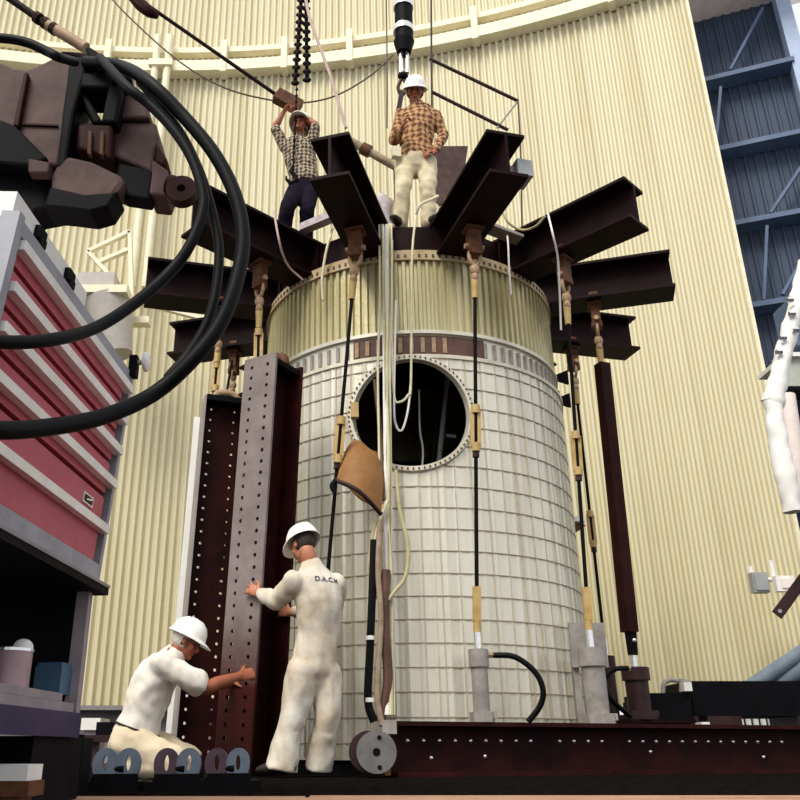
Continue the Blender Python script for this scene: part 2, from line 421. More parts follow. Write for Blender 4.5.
while z < 3.45:
    mbs = MB(); m_ = 96
    hit = abs(z-HC.z) < HR+.03
    a0, a1 = 0, 2*PI
    if hit:
        half = math.sqrt(max((HR+.06)**2-(z-HC.z)**2, 0)); aa = math.asin((HC.x+half-VC.x)/RL); ab = math.asin((HC.x-half-VC.x)/RL)
        a0, a1 = aa, 2*PI+ab
    mbs.v = []; kk = m_+1 if hit else m_
    for i in range(kk):
        a = a0+(a1-a0)*i/m_
        for r, dz in ((RL, -.0045), (RL+.009, -.0045), (RL+.009, .0045), (RL, .0045)):
            mbs.v.append(V((VC.x+math.sin(a)*r, VC.y-math.cos(a)*r, z+dz)))
    for i in range(m_):
        j = (i+1) % kk
        for e_ in range(4): mbs.f.append([i*4+e_, j*4+e_, j*4+(e_+1) % 4, i*4+(e_+1) % 4])
    part('strap', mbs, 'strap_wire', ves)
    z += .183
# vertical battens between the straps, broken at the manhole
def batten(z0, z1): return MB().box((0, 0, (z0+z1)/2), (.009, .012, z1-z0)).mesh('batten', 'batten_metal')
bfull = batten(.12, 3.43)
for i in range(66):
    a = 2*PI*(i+.5)/66; x_ = VC.x+math.sin(a)*RL
    if math.cos(a) < -.15: continue
    cut = math.cos(a) > 0 and abs(x_-HC.x) < HR+.06
    if cut:
        hh = math.sqrt(max((HR+.06)**2-(x_-HC.x)**2, 0)); ms = [batten(.12, HC.z-hh)] + ([batten(HC.z+hh, 3.43)] if HC.z+hh < 3.41 else [])
    else: ms = [bfull]
    for m_ in ms:
        o = link('batten', m_, ves, (math.sin(a)*(RL+.002), -math.cos(a)*(RL+.002), -.1)); o.rotation_euler = (0, 0, a)
# upper shell: staves
part('upper_shell', MB().ring((VC.x, VC.y, 3.44), (0, 0, 1), RU-.05, RU-.012, 1.12, 160), 'vessel_gold', ves, True)
NS = 132; mbs = MB()
mbs.add([(-.026, 0, 3.72), (-.018, -.030, 3.72), (.012, -.030, 3.72), (.020, 0, 3.72), (-.026, 0, 4.47), (-.018, -.030, 4.47), (.012, -.030, 4.47), (.020, 0, 4.47)],
        [(0, 1, 5, 4), (1, 2, 6, 5), (2, 3, 7, 6), (0, 3, 2, 1), (4, 5, 6, 7)])
sm = mbs.mesh('stave', 'vessel_gold')
for i in range(NS):
    a = 2*PI*i/NS; r = RU-.014
    o = link('stave', sm, ves, (math.sin(a)*r, -math.cos(a)*r, -.1)); o.rotation_euler = (0, 0, a)
part('rim_ring', MB().ring((VC.x, VC.y, 4.47), (0, 0, 1), RU-.06, RU+.035, .09, 140), 'rim_rust', ves, True)
part('rim_cap', MB().ring((VC.x, VC.y, 4.555), (0, 0, 1), RU-.2, RU+.02, .03, 140), 'rim_rust', ves)
bm_ = MB()
for i in range(150):
    a = 2*PI*i/150; c = V((VC.x+math.sin(a)*(RU+.035), VC.y-math.cos(a)*(RU+.035), 4.512)); bm_.box(c, (.02, .016, .03), rot(a))
part('rim_bolts', bm_, 'slot_brown', ves, kind='stuff')
part('collar_ring', MB().ring((VC.x, VC.y, 3.69), (0, 0, 1), RU-.02, RU+.035, .035, 140), 'vessel_plate', ves, True)
part('shoulder_ring', MB().ring((VC.x, VC.y, 3.43), (0, 0, 1), RU-.02, RL+.02, .035, 140), 'frame_pale', ves, True)
part('slot_band', MB().ring((VC.x, VC.y, 3.465), (0, 0, 1), RU-.03, RU+.004, .225, 140), 'vessel_plate', ves, True)
part('bare_band', MB().ring((VC.x, VC.y, 3.475), (0, 0, 1), RU-.03, RU+.012, .20, 60, rad(-90-24), rad(-90+22)), 'slot_brown', ves, True)
sl = MB().box((0, -.006, 0), (.030, .02, .15)); slm = sl.mesh('slot', 'jack_grey'); slp = sl.mesh('slot', 'rust_link')
for i in range(96):
    a = 2*PI*i/96
    deg = math.degrees(a if a < PI else a-2*PI)
    inb = -24 < deg < 22
    r = RU+(.014 if inb else .006)
    if inb and random.random() < .25: continue
    if math.cos(a) < -.3: continue
    o = link('slot', slp if inb else slm, ves, (math.sin(a)*r, -math.cos(a)*r, 3.575-.1)); o.rotation_euler = (0, 0, a); o.scale = (1.2 if inb else 1, 1, 1)
# manhole frame hugging the shell
def onshell(x, z, d=0.):
    a = math.asin(max(-1, min(1, (x-VC.x)/RL))); r = RL+d; return V((VC.x+math.sin(a)*r, VC.y-math.cos(a)*r, z))
mb = MB(); N = 64
for i in range(N):
    t_ = 2*PI*i/N
    for rr_, d in ((HR+.004, -.05), (HR+.004, .032), (HR+.045, .032), (HR+.062, .0)):
        mb.v.append(onshell(HC.x+math.cos(t_)*rr_, HC.z+math.sin(t_)*rr_, d))
for i in range(N):
    j = (i+1) % N
    for e_ in range(3): mb.f.append([i*4+e_, j*4+e_, j*4+e_+1, i*4+e_+1])
mf = part('manhole_frame', mb, 'frame_pale', ves, True)
mb = MB()
for i in range(72):
    t_ = 2*PI*i/72; c = onshell(HC.x+math.cos(t_)*(HR+.035), HC.z+math.sin(t_)*(HR+.026), .036); mb.box(c, (.014, .014, .014))
part('manhole_rivets', mb, 'slot_brown', mf, kind='stuff')
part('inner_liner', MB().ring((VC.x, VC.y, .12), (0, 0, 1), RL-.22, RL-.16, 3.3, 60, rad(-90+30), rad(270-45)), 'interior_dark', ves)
part('top_head', MB().cyl((VC.x, VC.y, 4.42), (VC.x, VC.y, 4.47), RU-.07, None, 60), 'black_steel', ves)
part('bottom_head', MB().cyl((VC.x, VC.y, .0), (VC.x, VC.y, .12), RL-.03, None, 60), 'black_steel', ves)
part('inner_pipe', MB().cyl(at(437, 480, 8.2), at(448, 375, 8.2), .028), 'white_paint', ves, True)
part('inner_pipe', MB().cyl(at(431, 480, 8.3), at(442, 372, 8.3), .05), 'jack_dark', ves, True, label='dark pipe beside the white one')
part('inner_bracket', MB().bar(at(446, 436, 8.15), at(456, 437, 8.15), .04, .03), 'white_paint', ves)
part('hinge_block', MB().box(onshell(.15, 2.96, .03), (.07, .07, .14)), 'turnbuckle_tan', ves)
for (px, py) in ((561, 375), (563, 398)):
    p_ = at(px-6, py, 8.3); part('lifting_ear', MB().prism([p_, p_+V((.14, 0, .06)), p_+V((.14, 0, -.10)), p_+V((0, 0, -.05))], (0, .04, 0)), 'black_steel', ves)
p_ = at(566, 523, 8.3); part('side_bracket', MB().prism([p_, p_+V((.20, 0, -.02)), p_+V((.02, 0, -.13)), p_+V((0, 0, -.13))], (0, .14, 0)), 'rust_plate', ves)
part('side_bracket_plate', MB().box(p_+V((.09, .07, .04)), (.20, .16, .05)), 'white_paint', ves)
for (px, py, h_) in ((452, 657, .10),):
    c = at(px, py, 6.96); part('name_plate_bracket', MB().holed([c+V(v) for v in ((-.04, 0, -.05), (.04, 0, -.05), (.04, 0, .05), (-.04, 0, .05))], [c+V(v) for v in ((-.025, 0, -.03), (.025, 0, -.03), (.025, 0, .03), (-.025, 0, .03))], (0, .05, 0)), 'slot_brown', ves)

# curved rust-brown plate hanging in the manhole's lower left
mb = MB(); N = 12; c0 = [(352, 441), (386, 462), (381, 516), (336, 482)]
P = [at(x, y, Y) for (x, y), Y in zip(c0, (6.86, 6.84, 6.60, 6.56))]
vs = []
for lay in (0, .025):
    for i in range(N+1):
        u = i/N
        for k in range(7):
            v = k/6; p_ = P[0].lerp(P[1], u).lerp(P[3].lerp(P[2], u), v)
            p_ = p_ + V((0, -.13*math.sin(PI*u)*(1-.2*v)+lay-.05*math.sin(PI*v), .05*math.sin(PI*v)+.02*math.sin(u*9))); vs.append(p_)
M7 = (N+1)*7; fs = []
for i in range(N):
    for k in range(6):
        a = i*7+k; fs += [(a, a+1, a+8, a+7), (M7+a, M7+a+7, M7+a+8, M7+a+1)]
for i in range(N): fs += [(i*7, (i+1)*7, M7+(i+1)*7, M7+i*7), (i*7+6, M7+i*7+6, M7+(i+1)*7+6, (i+1)*7+6)]
for k in range(6): fs += [(k, M7+k, M7+k+1, k+1), (N*7+k, N*7+k+1, M7+N*7+k+1, M7+N*7+k)]
mb.add(vs, fs)
cp = thing('curved_plate', 'curved rust-brown steel plate hanging from the lower left of the manhole', 'plate', P[3])
part('plate', mb, 'rust_orange', cp, True)
part('edge_bar', MB().loft([P[3]+V((0, -.05, 0)), P[3].lerp(P[2], .5)+V((0, -.15, .02)), P[2]+V((0, -.05, 0))], .018), 'jack_dark', cp, True)
part('hook_end', MB().loft([P[3]+V((0, -.05, 0)), P[3]+V((-.03, -.06, -.05)), P[3]+V((-.01, -.06, -.10))], .022), 'black_steel', cp, True)

# ============================================================ LIFTING SPIDER
SCN = V((.73, 8.5, 0)); ZB, ZT = 4.53, 4.96; AZ0 = -1.5
spi = thing('lifting_spider', 'dark maroon steel spider of radiating I-beams on top of the vessel', 'lifting frame', (SCN.x, SCN.y, 4.56))
part('hub_ring', MB().ring((SCN.x, SCN.y, 4.59), (0, 0, 1), 1.36, 1.42, .34, 72), 'maroon', spi, True)
part('hub_ring', MB().ring((SCN.x, SCN.y, 4.59), (0, 0, 1), .55, .62, .36, 48), 'maroon', spi, True)
part('hub_deck', MB().cyl((SCN.x, SCN.y, 4.93), (SCN.x, SCN.y, 4.97), 1.34, None, 48), 'maroon', spi)
R0, R1 = .6, 2.85; H = ZT-ZB; BW = .34
mb = MB(); mb.box((0, -(R0+R1)/2, H-.015), (BW, R1-R0, .03)); mb.box((0, -(R0+R1)/2, .015), (BW, R1-R0, .03)); mb.box((0, -(R0+R1)/2, H/2), (.024, R1-R0, H-.06))
beam_m = mb.mesh('radial_beam', 'maroon')
stf_m = MB().box((0, 0, 0), (.14, .02, H-.06)).mesh('stiffener', 'maroon')
for k in range(12):
    a = rad(15+30*k+AZ0)
    o = link('radial_beam', beam_m, spi, (0, 0, ZB-4.56)); o.rotation_euler = (0, 0, a)
    for sx in (-1, 1): link('stiffener', stf_m, o, (sx*.09, -1.45, H/2))
tg = MB().box((.0, -2.855, .10), (.09, .012, .05)).mesh('end_tag', 'rust_link')

def azp(a, r, z): t_ = rad(a+AZ0); return V((SCN.x+math.sin(t_)*r, SCN.y-math.cos(t_)*r, z))
RR = 2.05
# hanger: clevis strap, shackle links, rod, turnbuckle, lower rod
def hanger(a, zb, bot, label, tb=.45, heavy=False, lower_tb=False, r=RR):
    top = azp(a, r, ZB); t_ = thing('tension_rod', label, 'rod', bot, 'tension rods hanging from the spider')
    Rz = rot(rad(a+AZ0)); bot = V(bot)
    part('yoke', MB().box(top+V((0, 0, -.08)), (.115, .09, .40), Rz).box(top+V((0, 0, -.26)), (.10, .11, .06), Rz), 'rust_plate', t_); part('yoke_washer', MB().box(top+V((0, 0, -.02)), (.17, .14, .03), Rz), 'rust_plate', t_)
    part('yoke_pin', MB().cyl(top+Rz@V((-.09, 0, -.20)), top+Rz@V((.09, 0, -.20)), .025), 'rust_link', t_, True)
    p1 = top+V((0, 0, -.27)); d = (bot-p1).normalized(); L = (bot-p1).length
    g = lambda s_: p1+d*s_
    part('shackle', MB().loft([g(0)+Rz@V((-.04, 0, .03)), g(.05)+Rz@V((-.05, 0, 0)), g(.12), g(.05)+Rz@V((.05, 0, 0)), g(0)+Rz@V((.04, 0, .03))], .018, sub=4, n=8), 'rust_link', t_, True)
    part('link', MB().ell(g(.16), (.045, .035, .06)).ell(g(.24), (.035, .045, .05)), 'rust_link', t_, True)
    part('socket', MB().cyl(g(.26), g(.44), .035, .028, 10), 'turnbuckle_tan', t_, True)
    if heavy:
        part('strut', MB().box(g((L+.22)/2), (.115, .115, L-.62), rot(rad(20))@V((0, 0, 1)).rotation_difference(d*-1).to_matrix()), 'primer_red', t_)
        part('strut_bolt', MB().ell(g(L-.12)+V((0, -.08, 0)), (.02, .02, .02)), 'chrome', t_, True)
        part('end_socket', MB().cyl(g(L-.25), g(L), .055, .045), 'black_steel', t_, True)
    else:
        part('rod', MB().cyl(g(.42), g(L), .016, None, 10), 'black_steel', t_, True)
        s0 = L*tb
        tbm = MB().bar(g(s0-.16)+V((-.028, 0, 0)), g(s0+.16)+V((-.028, 0, 0)), .018, .03).bar(g(s0-.16)+V((.028, 0, 0)), g(s0+.16)+V((.028, 0, 0)), .018, .03)
        tbm.cyl(g(s0-.2), g(s0-.13), .036).cyl(g(s0+.13), g(s0+.2), .036)
        part('turnbuckle', tbm, 'turnbuckle_tan', t_)
        part('jam_nut', MB().cyl(g(s0+.21), g(s0+.25), .03, None, 6), 'jack_dark', t_)
        if lower_tb: part('lower_clevis', MB().bar(g(L-.34), g(L-.08), .05, .06).cyl(g(L-.1), g(L), .03), 'turnbuckle_tan', t_, False)
    return g
zj = 1.05
b1 = at(477, 632, 6.66); b2 = at(322, 640, 6.66)
hanger(15, 0, b1, 'thin black tension rod crossing the right rim of the manhole', .50, lower_tb=True)
hanger(-15, 0, b2, 'thin black tension rod crossing in front of the vessel left of the manhole', .52)
b3 = at(589, 630, 7.07); hanger(45, 0, b3, 'tension rod nearest to the right side of the vessel', .53, lower_tb=True)
b4 = at(633, 655, 8.0); hanger(75, 0, b4, 'thick dark red square strut, rightmost of the hangers', heavy=True)
b5 = at(604, 640, 9.0); hanger(105, 0, b5, 'tension rod hanging behind the right side, beyond the nearest right rod', .62)
b6 = at(252, 640, 7.1); hanger(-45, 0, b6, 'tension rod behind the grey-faced column, left of the vessel', .2)
b7 = at(220, 420, 8.0); b7 = V((b7.x, 8.0, 3.0))
hanger(-75, 0, V((-1.27, 7.96, 3.05)), 'short rod hanging above the dark red perforated column', .42)
hanger(-105, 0, V((-1.25, 9.05, 2.0)), 'rod hanging from the rear left beam behind the columns', .3)

# ============================================================ HYDRAULIC JACKS
def jack(top, zbase, label, r=.075, m1='jack_grey', hose=None, mat_h='black_rubber'):
    top = V(top); t_ = thing('hydraulic_jack', label, 'jack', (top.x, top.y, zbase), 'hydraulic jacks under the tension rods')
    b = V((top.x, top.y, zbase)); h = top.z-zbase
    part('piston_rod', MB().cyl(b+V((0, 0, h*.6)), b+V((0, 0, h+.02)), .028), 'chrome', t_, True)
    part('head', MB().cyl(b+V((0, 0, h*.60)), b+V((0, 0, h*.80)), r*1.22, None, 16), m1, t_, True)
    part('barrel', MB().cyl(b+V((0, 0, .06)), b+V((0, 0, h*.62)), r, None, 16), m1, t_, True)
    part('foot', MB().cyl(b, b+V((0, 0, .07)), r*1.5, None, 8).box(b+V((r*1.2, -.02, .05)), (.06, .05, .05)), m1, t_)
    if hose:
        part('fitting', MB().cyl(hose[0]+V((-.05, 0, 0)), hose[0]+V((.02, 0, 0)), .025, None, 6), 'rust_link', t_)
        part('hose', MB().loft(hose, .022, sub=8, n=10), mat_h, t_, True)
    return t_
ZBM = .36
hz = [at(492, 655, 6.66), at(515, 657, 6.62), at(535, 672, 6.6), at(543, 690, 6.6), at(540, 706, 6.62), at(528, 722, 6.65)]
jack(b1, ZBM, 'pale grey hydraulic jack in front of the vessel with a black hose loop', .062, 'jack_grey', hz)
hz = [at(628, 668, 7.8), at(612, 670, 7.7), at(605, 682, 7.7), at(612, 700, 7.7), at(630, 716, 7.8)]
jack(b4, .42, 'dark brown hydraulic jack under the thick red strut with its hose bowed left', .10, 'jack_dark', hz)
jack(b3, ZBM, 'stout grey hydraulic jack at the right edge of the vessel', .09, 'jack_grey')
jack(b5, .42, 'slim jack half hidden behind the stout grey jack', .07, 'jack_dark')
t = thing('backing_plate', 'square grey plate standing behind the stout grey jack', 'plate', at(589, 664, 7.3))
part('plate', MB().box(at(588, 645, 7.35), (.30, .03, .36)), 'jack_grey', t)
part('stand', MB().box(at(578, 695, 7.4), (.05, .05, .55)), 'jack_grey', t)
part('stand', MB().box(at(603, 695, 7.4), (.05, .05, .55)), 'jack_grey', t)

# ============================================================ BASE BEAMS
def ibeam(p0, p1, w, h, mbm=None, ft=.03):
    mbm = mbm or MB(); p0 = V(p0); p1 = V(p1); d = (p1-p0).normalized(); s_ = d.cross(V((0, 0, 1)))
    mbm.bar(p0+V((0, 0, h-ft/2)), p1+V((0, 0, h-ft/2)), w, ft, s_); mbm.bar(p0+V((0, 0, ft/2)), p1+V((0, 0, ft/2)), w, ft, s_)
    mbm.bar(p0+V((0, 0, h/2)), p1+V((0, 0, h/2)), .03, h-2*ft, s_); return mbm
pA = V((at(388, 722, 6.5).x, 6.52, 0)); pB = V((5.6, 8.30, 0))
bb = thing('base_beam', 'long dark red I-beam lying on the deck in front of the vessel', 'beam', pA)
part('beam_body', ibeam(pA, pB, .34, ZBM), 'primer_red', bb)
part('end_plate', MB().box(pA+V((-.01, 0, ZBM/2)), (.03, .30, ZBM-.02)), 'rust_orange', bb)
part('end_clip', MB().box(pA+V((.0, -.19, ZBM-.04)), (.10, .03, .09)), 'jack_grey', bb)
dB = (pB-pA).normalized(); nB = V((dB.y, -dB.x, 0))
bolt = MB().ell((0, 0, 0), (.015, .009, .015), n=8, m=6).mesh('bolt', 'chrome', True)
for i in range(42):
    p_ = pA+dB*(.14+i*.125)+nB*.020+V((0, 0, .235))
    if random.random() < .12: continue
    link('bolt', bolt, bb, p_-pA)
for s_, z_ in ((.32, .12), (.75, .13), (2.2, .16), (3.3, .12)): link('bolt', bolt, bb, pA+dB*s_+nB*.020+V((0, 0, z_))-pA)
t = thing('support_beam', 'dark steel cross beam under the thick strut behind the long base beam', 'beam', (1.8, 7.9, 0))
part('beam_body', ibeam((1.75, 7.98, 0), (3.1, 8.05, 0), .30, .42), 'maroon', t)
for px in (740,):
    for i in range(13): pass
# round flange plate on the beam's left end
t = thing('round_flange', 'round grey steel disc with bolt holes at the left end of the base beam', 'flange', at(376, 776, 6.3))
c = at(374, 750, 6.34); c = V((c.x+.01, 6.16, .16))
part('disc', MB().cyl(c, c+V((0, .07, 0)), .135, None, 28), 'flange_grey', t, True)
part('rear_disc', MB().cyl(c+V((-.05, .10, 0)), c+V((-.05, .15, 0)), .135, None, 28), 'jack_dark', t, True)
for dx, dz, r_ in ((.02, .09, .015), (0, -.0, .026), (.02, -.095, .015)):
    part('hole_cap', MB().cyl(c+V((dx, -.004, dz)), c+V((dx, .01, dz)), r_, None, 12), 'black_steel', t, True)

# ============================================================ COLUMNS
def perforated(w, z0, z1, cols, pitch, r, th, y0):
    """plate in xz plane at y0..y0+th with real round holes in given columns"""
    mb = MB(); xs = sorted([-w/2] + [x for c in cols for x in (c-pitch/2*.8, c+pitch/2*.8)] + [w/2]); n = int((z1-z0)/pitch)
    for a, b in zip(xs[:-1], xs[1:]):
        cc = (a+b)/2; ishole = any(abs(cc-c) < 1e-6 for c in cols)
        if not ishole: mb.box((cc, y0+th/2, (z0+z1)/2), (b-a, th, z1-z0)); continue
        for k in range(n):
            za = z0+k*pitch; zb = za+pitch; zc = (za+zb)/2
            out = [(b, zc), (b, zb), (cc, zb), (a, zb), (a, zc), (a, za), (cc, za), (b, za)]
            inn = [(cc+r*math.cos(i*PI/4), zc+r*math.sin(i*PI/4)) for i in range(8)]
            o = len(mb.v)
            for yy in (y0, y0+th): mb.v += [V((x, yy, z)) for x, z in out] + [V((x, yy, z)) for x, z in inn]
            for i in range(8):
                j = (i+1) % 8
                mb.f += [[o+i, o+j, o+8+j, o+8+i], [o+16+i, o+24+i, o+24+j, o+16+j], [o+8+i, o+8+j, o+24+j, o+24+i]]
        if z0+n*pitch < z1-1e-4: mb.box((cc, y0+th/2, (z0+n*pitch+z1)/2), (b-a, th, z1-z0-n*pitch))
    return mb
def eye_m(): return MB().loft([V((-.11, 0, 0)), V((-.10, 0, .05)), V((0, 0, .10)), V((.10, 0, .05)), V((.11, 0, 0))], .045, n=10)
# near H-column
hN = 3.24
col1 = link('perforated_column', None, None, V((-.66, 6.72, .01))); col1.rotation_euler = (0, rad(2.2), rad(-34)); ORG[col1.name] = V((0, 0, 0))
props(col1, 'tall H-section steel column with grey drilled front flange, held by the two men in white', 'column')
wF = .34
part('front_flange', perforated(wF, 0, hN, (-.085, .085), .094, .017, .022, -.19), 'column_sky_sheen', col1)
part('web', MB().box((0, 0, hN/2), (.024, .336, hN)), 'primer_red', col1)
part('web_backing', MB().box((-.13, -.150, hN/2), (.002, .05, hN)), 'primer_red', col1)
part('back_flange', MB().box((0, .18, hN/2), (wF, .024, hN)), 'primer_red', col1)
part('inner_lip', MB().box((.10, -.163, hN/2), (.12, .02, hN)), 'black_steel', col1)
part('top_plate', MB().box((0, 0, hN-.06), (wF-.03, .33, .05)), 'black_steel', col1)
part('lifting_eye', MB().loft([V((-.06, 0, hN-.04)), V((-.05, 0, hN+.03)), V((.04, 0, hN+.05)), V((.10, 0, hN+.03)), V((.12, 0, hN-.04))], .04, n=10), 'rust_plate', col1, True)
# far channel column
hF = 3.03
col2 = link('perforated_column', None, None, V((-1.08, 7.0, .01))); col2.rotation_euler = (0, rad(1.3), rad(16)); ORG[col2.name] = V((0, 0, 0))
props(col2, 'dark red perforated steel channel column with light showing through its holes', 'column')
part('web_plate', perforated(.36, 0, hF, (-.115, .085), .100, .012, .016, 0), 'primer_red', col2)
part('left_flange', MB().box((-.19, -.01, hF/2), (.018, .24, hF)), 'column_grey', col2)
part('right_flange', MB().box((.185, -.0, hF/2), (.018, .16, hF)), 'black_steel', col2)
part('top_plate', MB().box((0, -.03, hF-.02), (.36, .22, .05)), 'black_steel', col2)
part('lifting_eye', MB().loft([V((-.10, -.02, hF)), V((-.08, -.02, hF+.06)), V((0, -.02, hF+.08)), V((.08, -.02, hF+.06)), V((.10, -.02, hF))], .035, n=10), 'rust_link', col2, True)
part('thin_rod', MB().cyl(V((0, -.02, hF+.05)), V((0.03, .0, hF+.42)), .012), 'black_steel', col2, True)
t = thing('grey_post', 'pale grey strip of steel standing left of the dark perforated column', 'post', at(190, 755, 7.25))
pa = at(178, 742, 7.3); pb = at(206, 418, 7.3)
part('face', MB().bar(V((pa.x-.03, 7.3, .02)), pb-V((.03, 0, 0)), .15, .05, (1, 0, 0)), 'white_paint', t)

# ============================================================ CABLES, ROPES, CHAINS
def cable(pts, r, m, name, label, cat, group=None, n=8, sub=6):
    pts = [V(p) for p in pts]; lo = min(pts, key=lambda p: p.z)
    return solo(name, MB().loft(pts, r, n=n, sub=sub), m, label, cat, lo, group, True)
# bundle down the front
for i, (xt, xb, m_) in enumerate(((379, 382, 'rope_cream'), (383, 386, 'white_paint'), (387, 390, 'rope_cream'), (391, 394, 'rope_cream'), (386, 388, 'white_paint'), (381, 392, 'rope_green'), (389, 385, 'rope_cream'))):
    P_ = []
    for k, y in enumerate((224, 233, 300, 370, 440, 510, 580, 650, 715)):
        x = xt+(xb-xt)*k/8+(random.uniform(-3, 3) if 2 < k < 8 else 0); P_.append(at(x, y, (7.15, 6.84, 6.72, 6.75, 6.72, 6.70, 6.68, 6.68, 6.60)[k]-.012*(i % 3)))
    cable(P_, .0105, m_, 'hanging_cable', 'one of the pale cables bunched together down the front of the vessel', 'cable', 'cable bundle down the vessel front')
for i, (pp, m_, lb) in enumerate((
    ([(396, 470), (400, 510), (408, 545), (406, 575), (396, 590), (388, 600)], 'rope_green', 'olive cable loop bulging right of the bundle below the manhole'),
    ([(384, 505), (374, 530), (370, 560), (374, 590), (380, 600)], 'rope_green', 'olive cable loop bulging left of the bundle below the manhole'),
    ([(388, 500), (378, 525), (373, 560), (378, 590)], 'rope_cream', 'cream inner cable loop left of the bundle'),)):
    cable([at(x, y, 6.62) for x, y in pp], .016, m_, 'cable_loop', lb, 'cable')
cable([at(x, y, 6.6) for x, y in ((374, 540), (372, 600), (370, 650), (368, 700), (374, 722))], .030, 'black_rubber', 'dark_hose', 'black hose with white tape hanging beside the cable bundle', 'hose')
cable([at(x, y, 6.62) for x, y in ((386, 570), (384, 620), (388, 680), (380, 722))], .036, 'slot_brown', 'dark_hose', 'dark brown hose right of the taped black hose', 'hose')
cable([at(x, y, 6.58) for x, y in ((380, 520), (378, 570), (381, 620), (377, 690), (382, 725))], .022, 'rag_brown', 'dark_hose', 'frayed brown rope tangled in the cable bundle', 'rope')
for y in (638, 700):
    c = at(370, y, 6.59); solo('tape_band', MB().cyl(c+V((0, 0, -.015)), c+V((0, 0, .015)), .036), 'white_paint', 'band of white tape on the black hose, ' + ('upper one' if y == 638 else 'lower one'), 'tape', c, None, True)
# loops in the manhole
cable([at(x, y, Y) for (x, y), Y in zip(((392, 240), (392, 340), (394, 395), (400, 402), (408, 395), (411, 380), (412, 260), (416, 215)), (6.75, 6.75, 6.8, 6.8, 6.8, 6.8, 6.75, 6.95))], .011, 'rope_cream', 'thin_cord', 'thin cream cord looping in the upper half of the manhole', 'cord')
cable([at(x, y, Y) for (x, y), Y in zip(((396, 300), (394, 400), (396, 425), (402, 430), (408, 410), (411, 380)), (6.75, 6.8, 6.85, 6.85, 6.82, 6.8))], .010, 'white_paint', 'thin_cord', 'white cord hanging lower in the manhole', 'cord')
cable([at(x, y, 7.6) for x, y in ((419, 390), (420, 430), (423, 450), (422, 470))], .010, 'white_paint', 'thin_cord', 'thin white line inside the manhole beside the pipe', 'cord')
cable([at(375, 380, 6.8), at(381, 440, 6.75), at(383, 500, 6.66)], .02, 'wire_brown', 'thin_cord', 'brown tube passing behind the curved plate', 'tube')
cable([at(x, y, Y) for (x, y), Y in zip(((416, 215), (420, 205), (430, 200), (438, 196)), (6.95, 6.9, 7.0, 7.1))], .014, 'rope_cream', 'thin_cord', 'cream rope over the rim at the plaid-shirted man\'s feet', 'rope')
cable([at(x, y, Y_) for x, y, Y_ in ((333, 228, 7.3), (329, 240, 7.16), (325, 258, 7.13), (322, 280, 7.13), (323, 300, 7.14))], .014, 'rope_cream', 'thin_cord', 'cream rope end hanging over the rim left of the front hanger', 'rope')
cable([at(x, y, Y) for (x, y), Y in zip(((274, 212), (278, 235), (283, 255), (290, 268), (303, 280)), (6.6, 6.5, 6.6, 6.8, 6.9))], .010, 'rope_pink', 'thin_cord', 'pinkish wire draped from the left beam to the vessel rim', 'wire')
cable([at(x, y, Y) for (x, y), Y in zip(((548, 214), (553, 235), (558, 260), (560, 300), (561, 330)), (6.6, 6.55, 6.7, 6.9, 7.0))], .010, 'white_paint', 'thin_cord', 'white wire hanging over the right front beam', 'wire')
cable([at(x, y, Y_) for x, y, Y_ in ((506, 230, 7.25), (508, 242, 7.04), (509, 265, 7.02), (511, 295, 7.03))], .009, 'white_paint', 'thin_cord', 'short white wire hanging at the right of the rim', 'wire')
cable([at(x, y, Y) for (x, y), Y in zip(((500, 205), (508, 222), (522, 230), (536, 226), (545, 216)), (6.9, 6.9, 6.9, 6.7, 6.6))], .012, 'rope_green', 'thin_cord', 'tan rope slung between the two right front beams', 'rope')
# stays and overhead wires
t = thing('stay_rod', 'dark red stay rod running down to the man with raised arms', 'stay rod', at(288, 104, 7.9))
part('rod', MB().cyl(at(100, -28, 7.5), at(278, 96, 7.9), .022), 'maroon', t, True)
part('coupling', MB().loft([at(128, -8, 7.5), at(140, 4, 7.5), at(150, 12, 7.5), at(158, 17, 7.55)], [.05, .08, .07, .03], n=8), 'primer_red', t, True)
part('end_block', MB().bar(at(276, 95, 7.9), at(300, 108, 7.95), .12, .16), 'rust_plate', t)
cable([at(x, y, 9.5) for x, y in ((95, -20), (130, 18), (180, 62), (225, 88), (270, 100), (300, 103), (335, 96), (370, 76), (393, 55))], .012, 'wire_brown', 'overhead_wire', 'thin brown wire sagging across the wall behind the stay rod', 'wire')
cable([at(386, -20, 8.6), at(387, 60, 8.6), at(387, 128, 8.6)], .010, 'wire_brown', 'overhead_wire', 'thin vertical line hanging left of the hoist', 'wire')
cable([at(304, -20, 7.4), at(309, 15, 7.4), at(330, 75, 7.4), at(346, 128, 7.4)], .018, 'rope_pink', 'sling_rope', 'pale pink rope slanting down behind the chain pigtails', 'rope')
t = thing('chain_hoist', 'pair of dark chain falls hanging from above at the upper left of the vessel', 'chain', at(291, 182, 7.6))
def chain(p0, p1, r, n, nm, mt, par):
    m_ = MB(); p0 = V(p0); p1 = V(p1)
    for i in range(n):
        c = p0.lerp(p1, (i+.5)/n); k = (p1-p0).length/n*.62
        m_.ell(c, (r, r*.45, k), n=8, m=6) if i % 2 else m_.ell(c, (r*.45, r, k), n=8, m=6)
    part(nm, m_, mt, par, True)
chain(at(302, -12, 7.6), at(295, 85, 7.6), .052, 26, 'chain_pigtail', 'maroon', t)
chain(at(306, -12, 7.65), at(307, 82, 7.65), .052, 24, 'chain_pigtail', 'black_steel', t)
chain(at(297, 85, 7.6), at(293, 168, 7.6), .018, 26, 'load_chain', 'black_steel', t)
part('hook', MB().loft([at(293, 166, 7.6), at(292, 172, 7.6), at(296, 178, 7.6), at(292, 183, 7.6), at(287, 180, 7.6), at(286, 176, 7.6)], [.02, .025, .025, .022, .018, .008], n=8), 'black_steel', t, True)
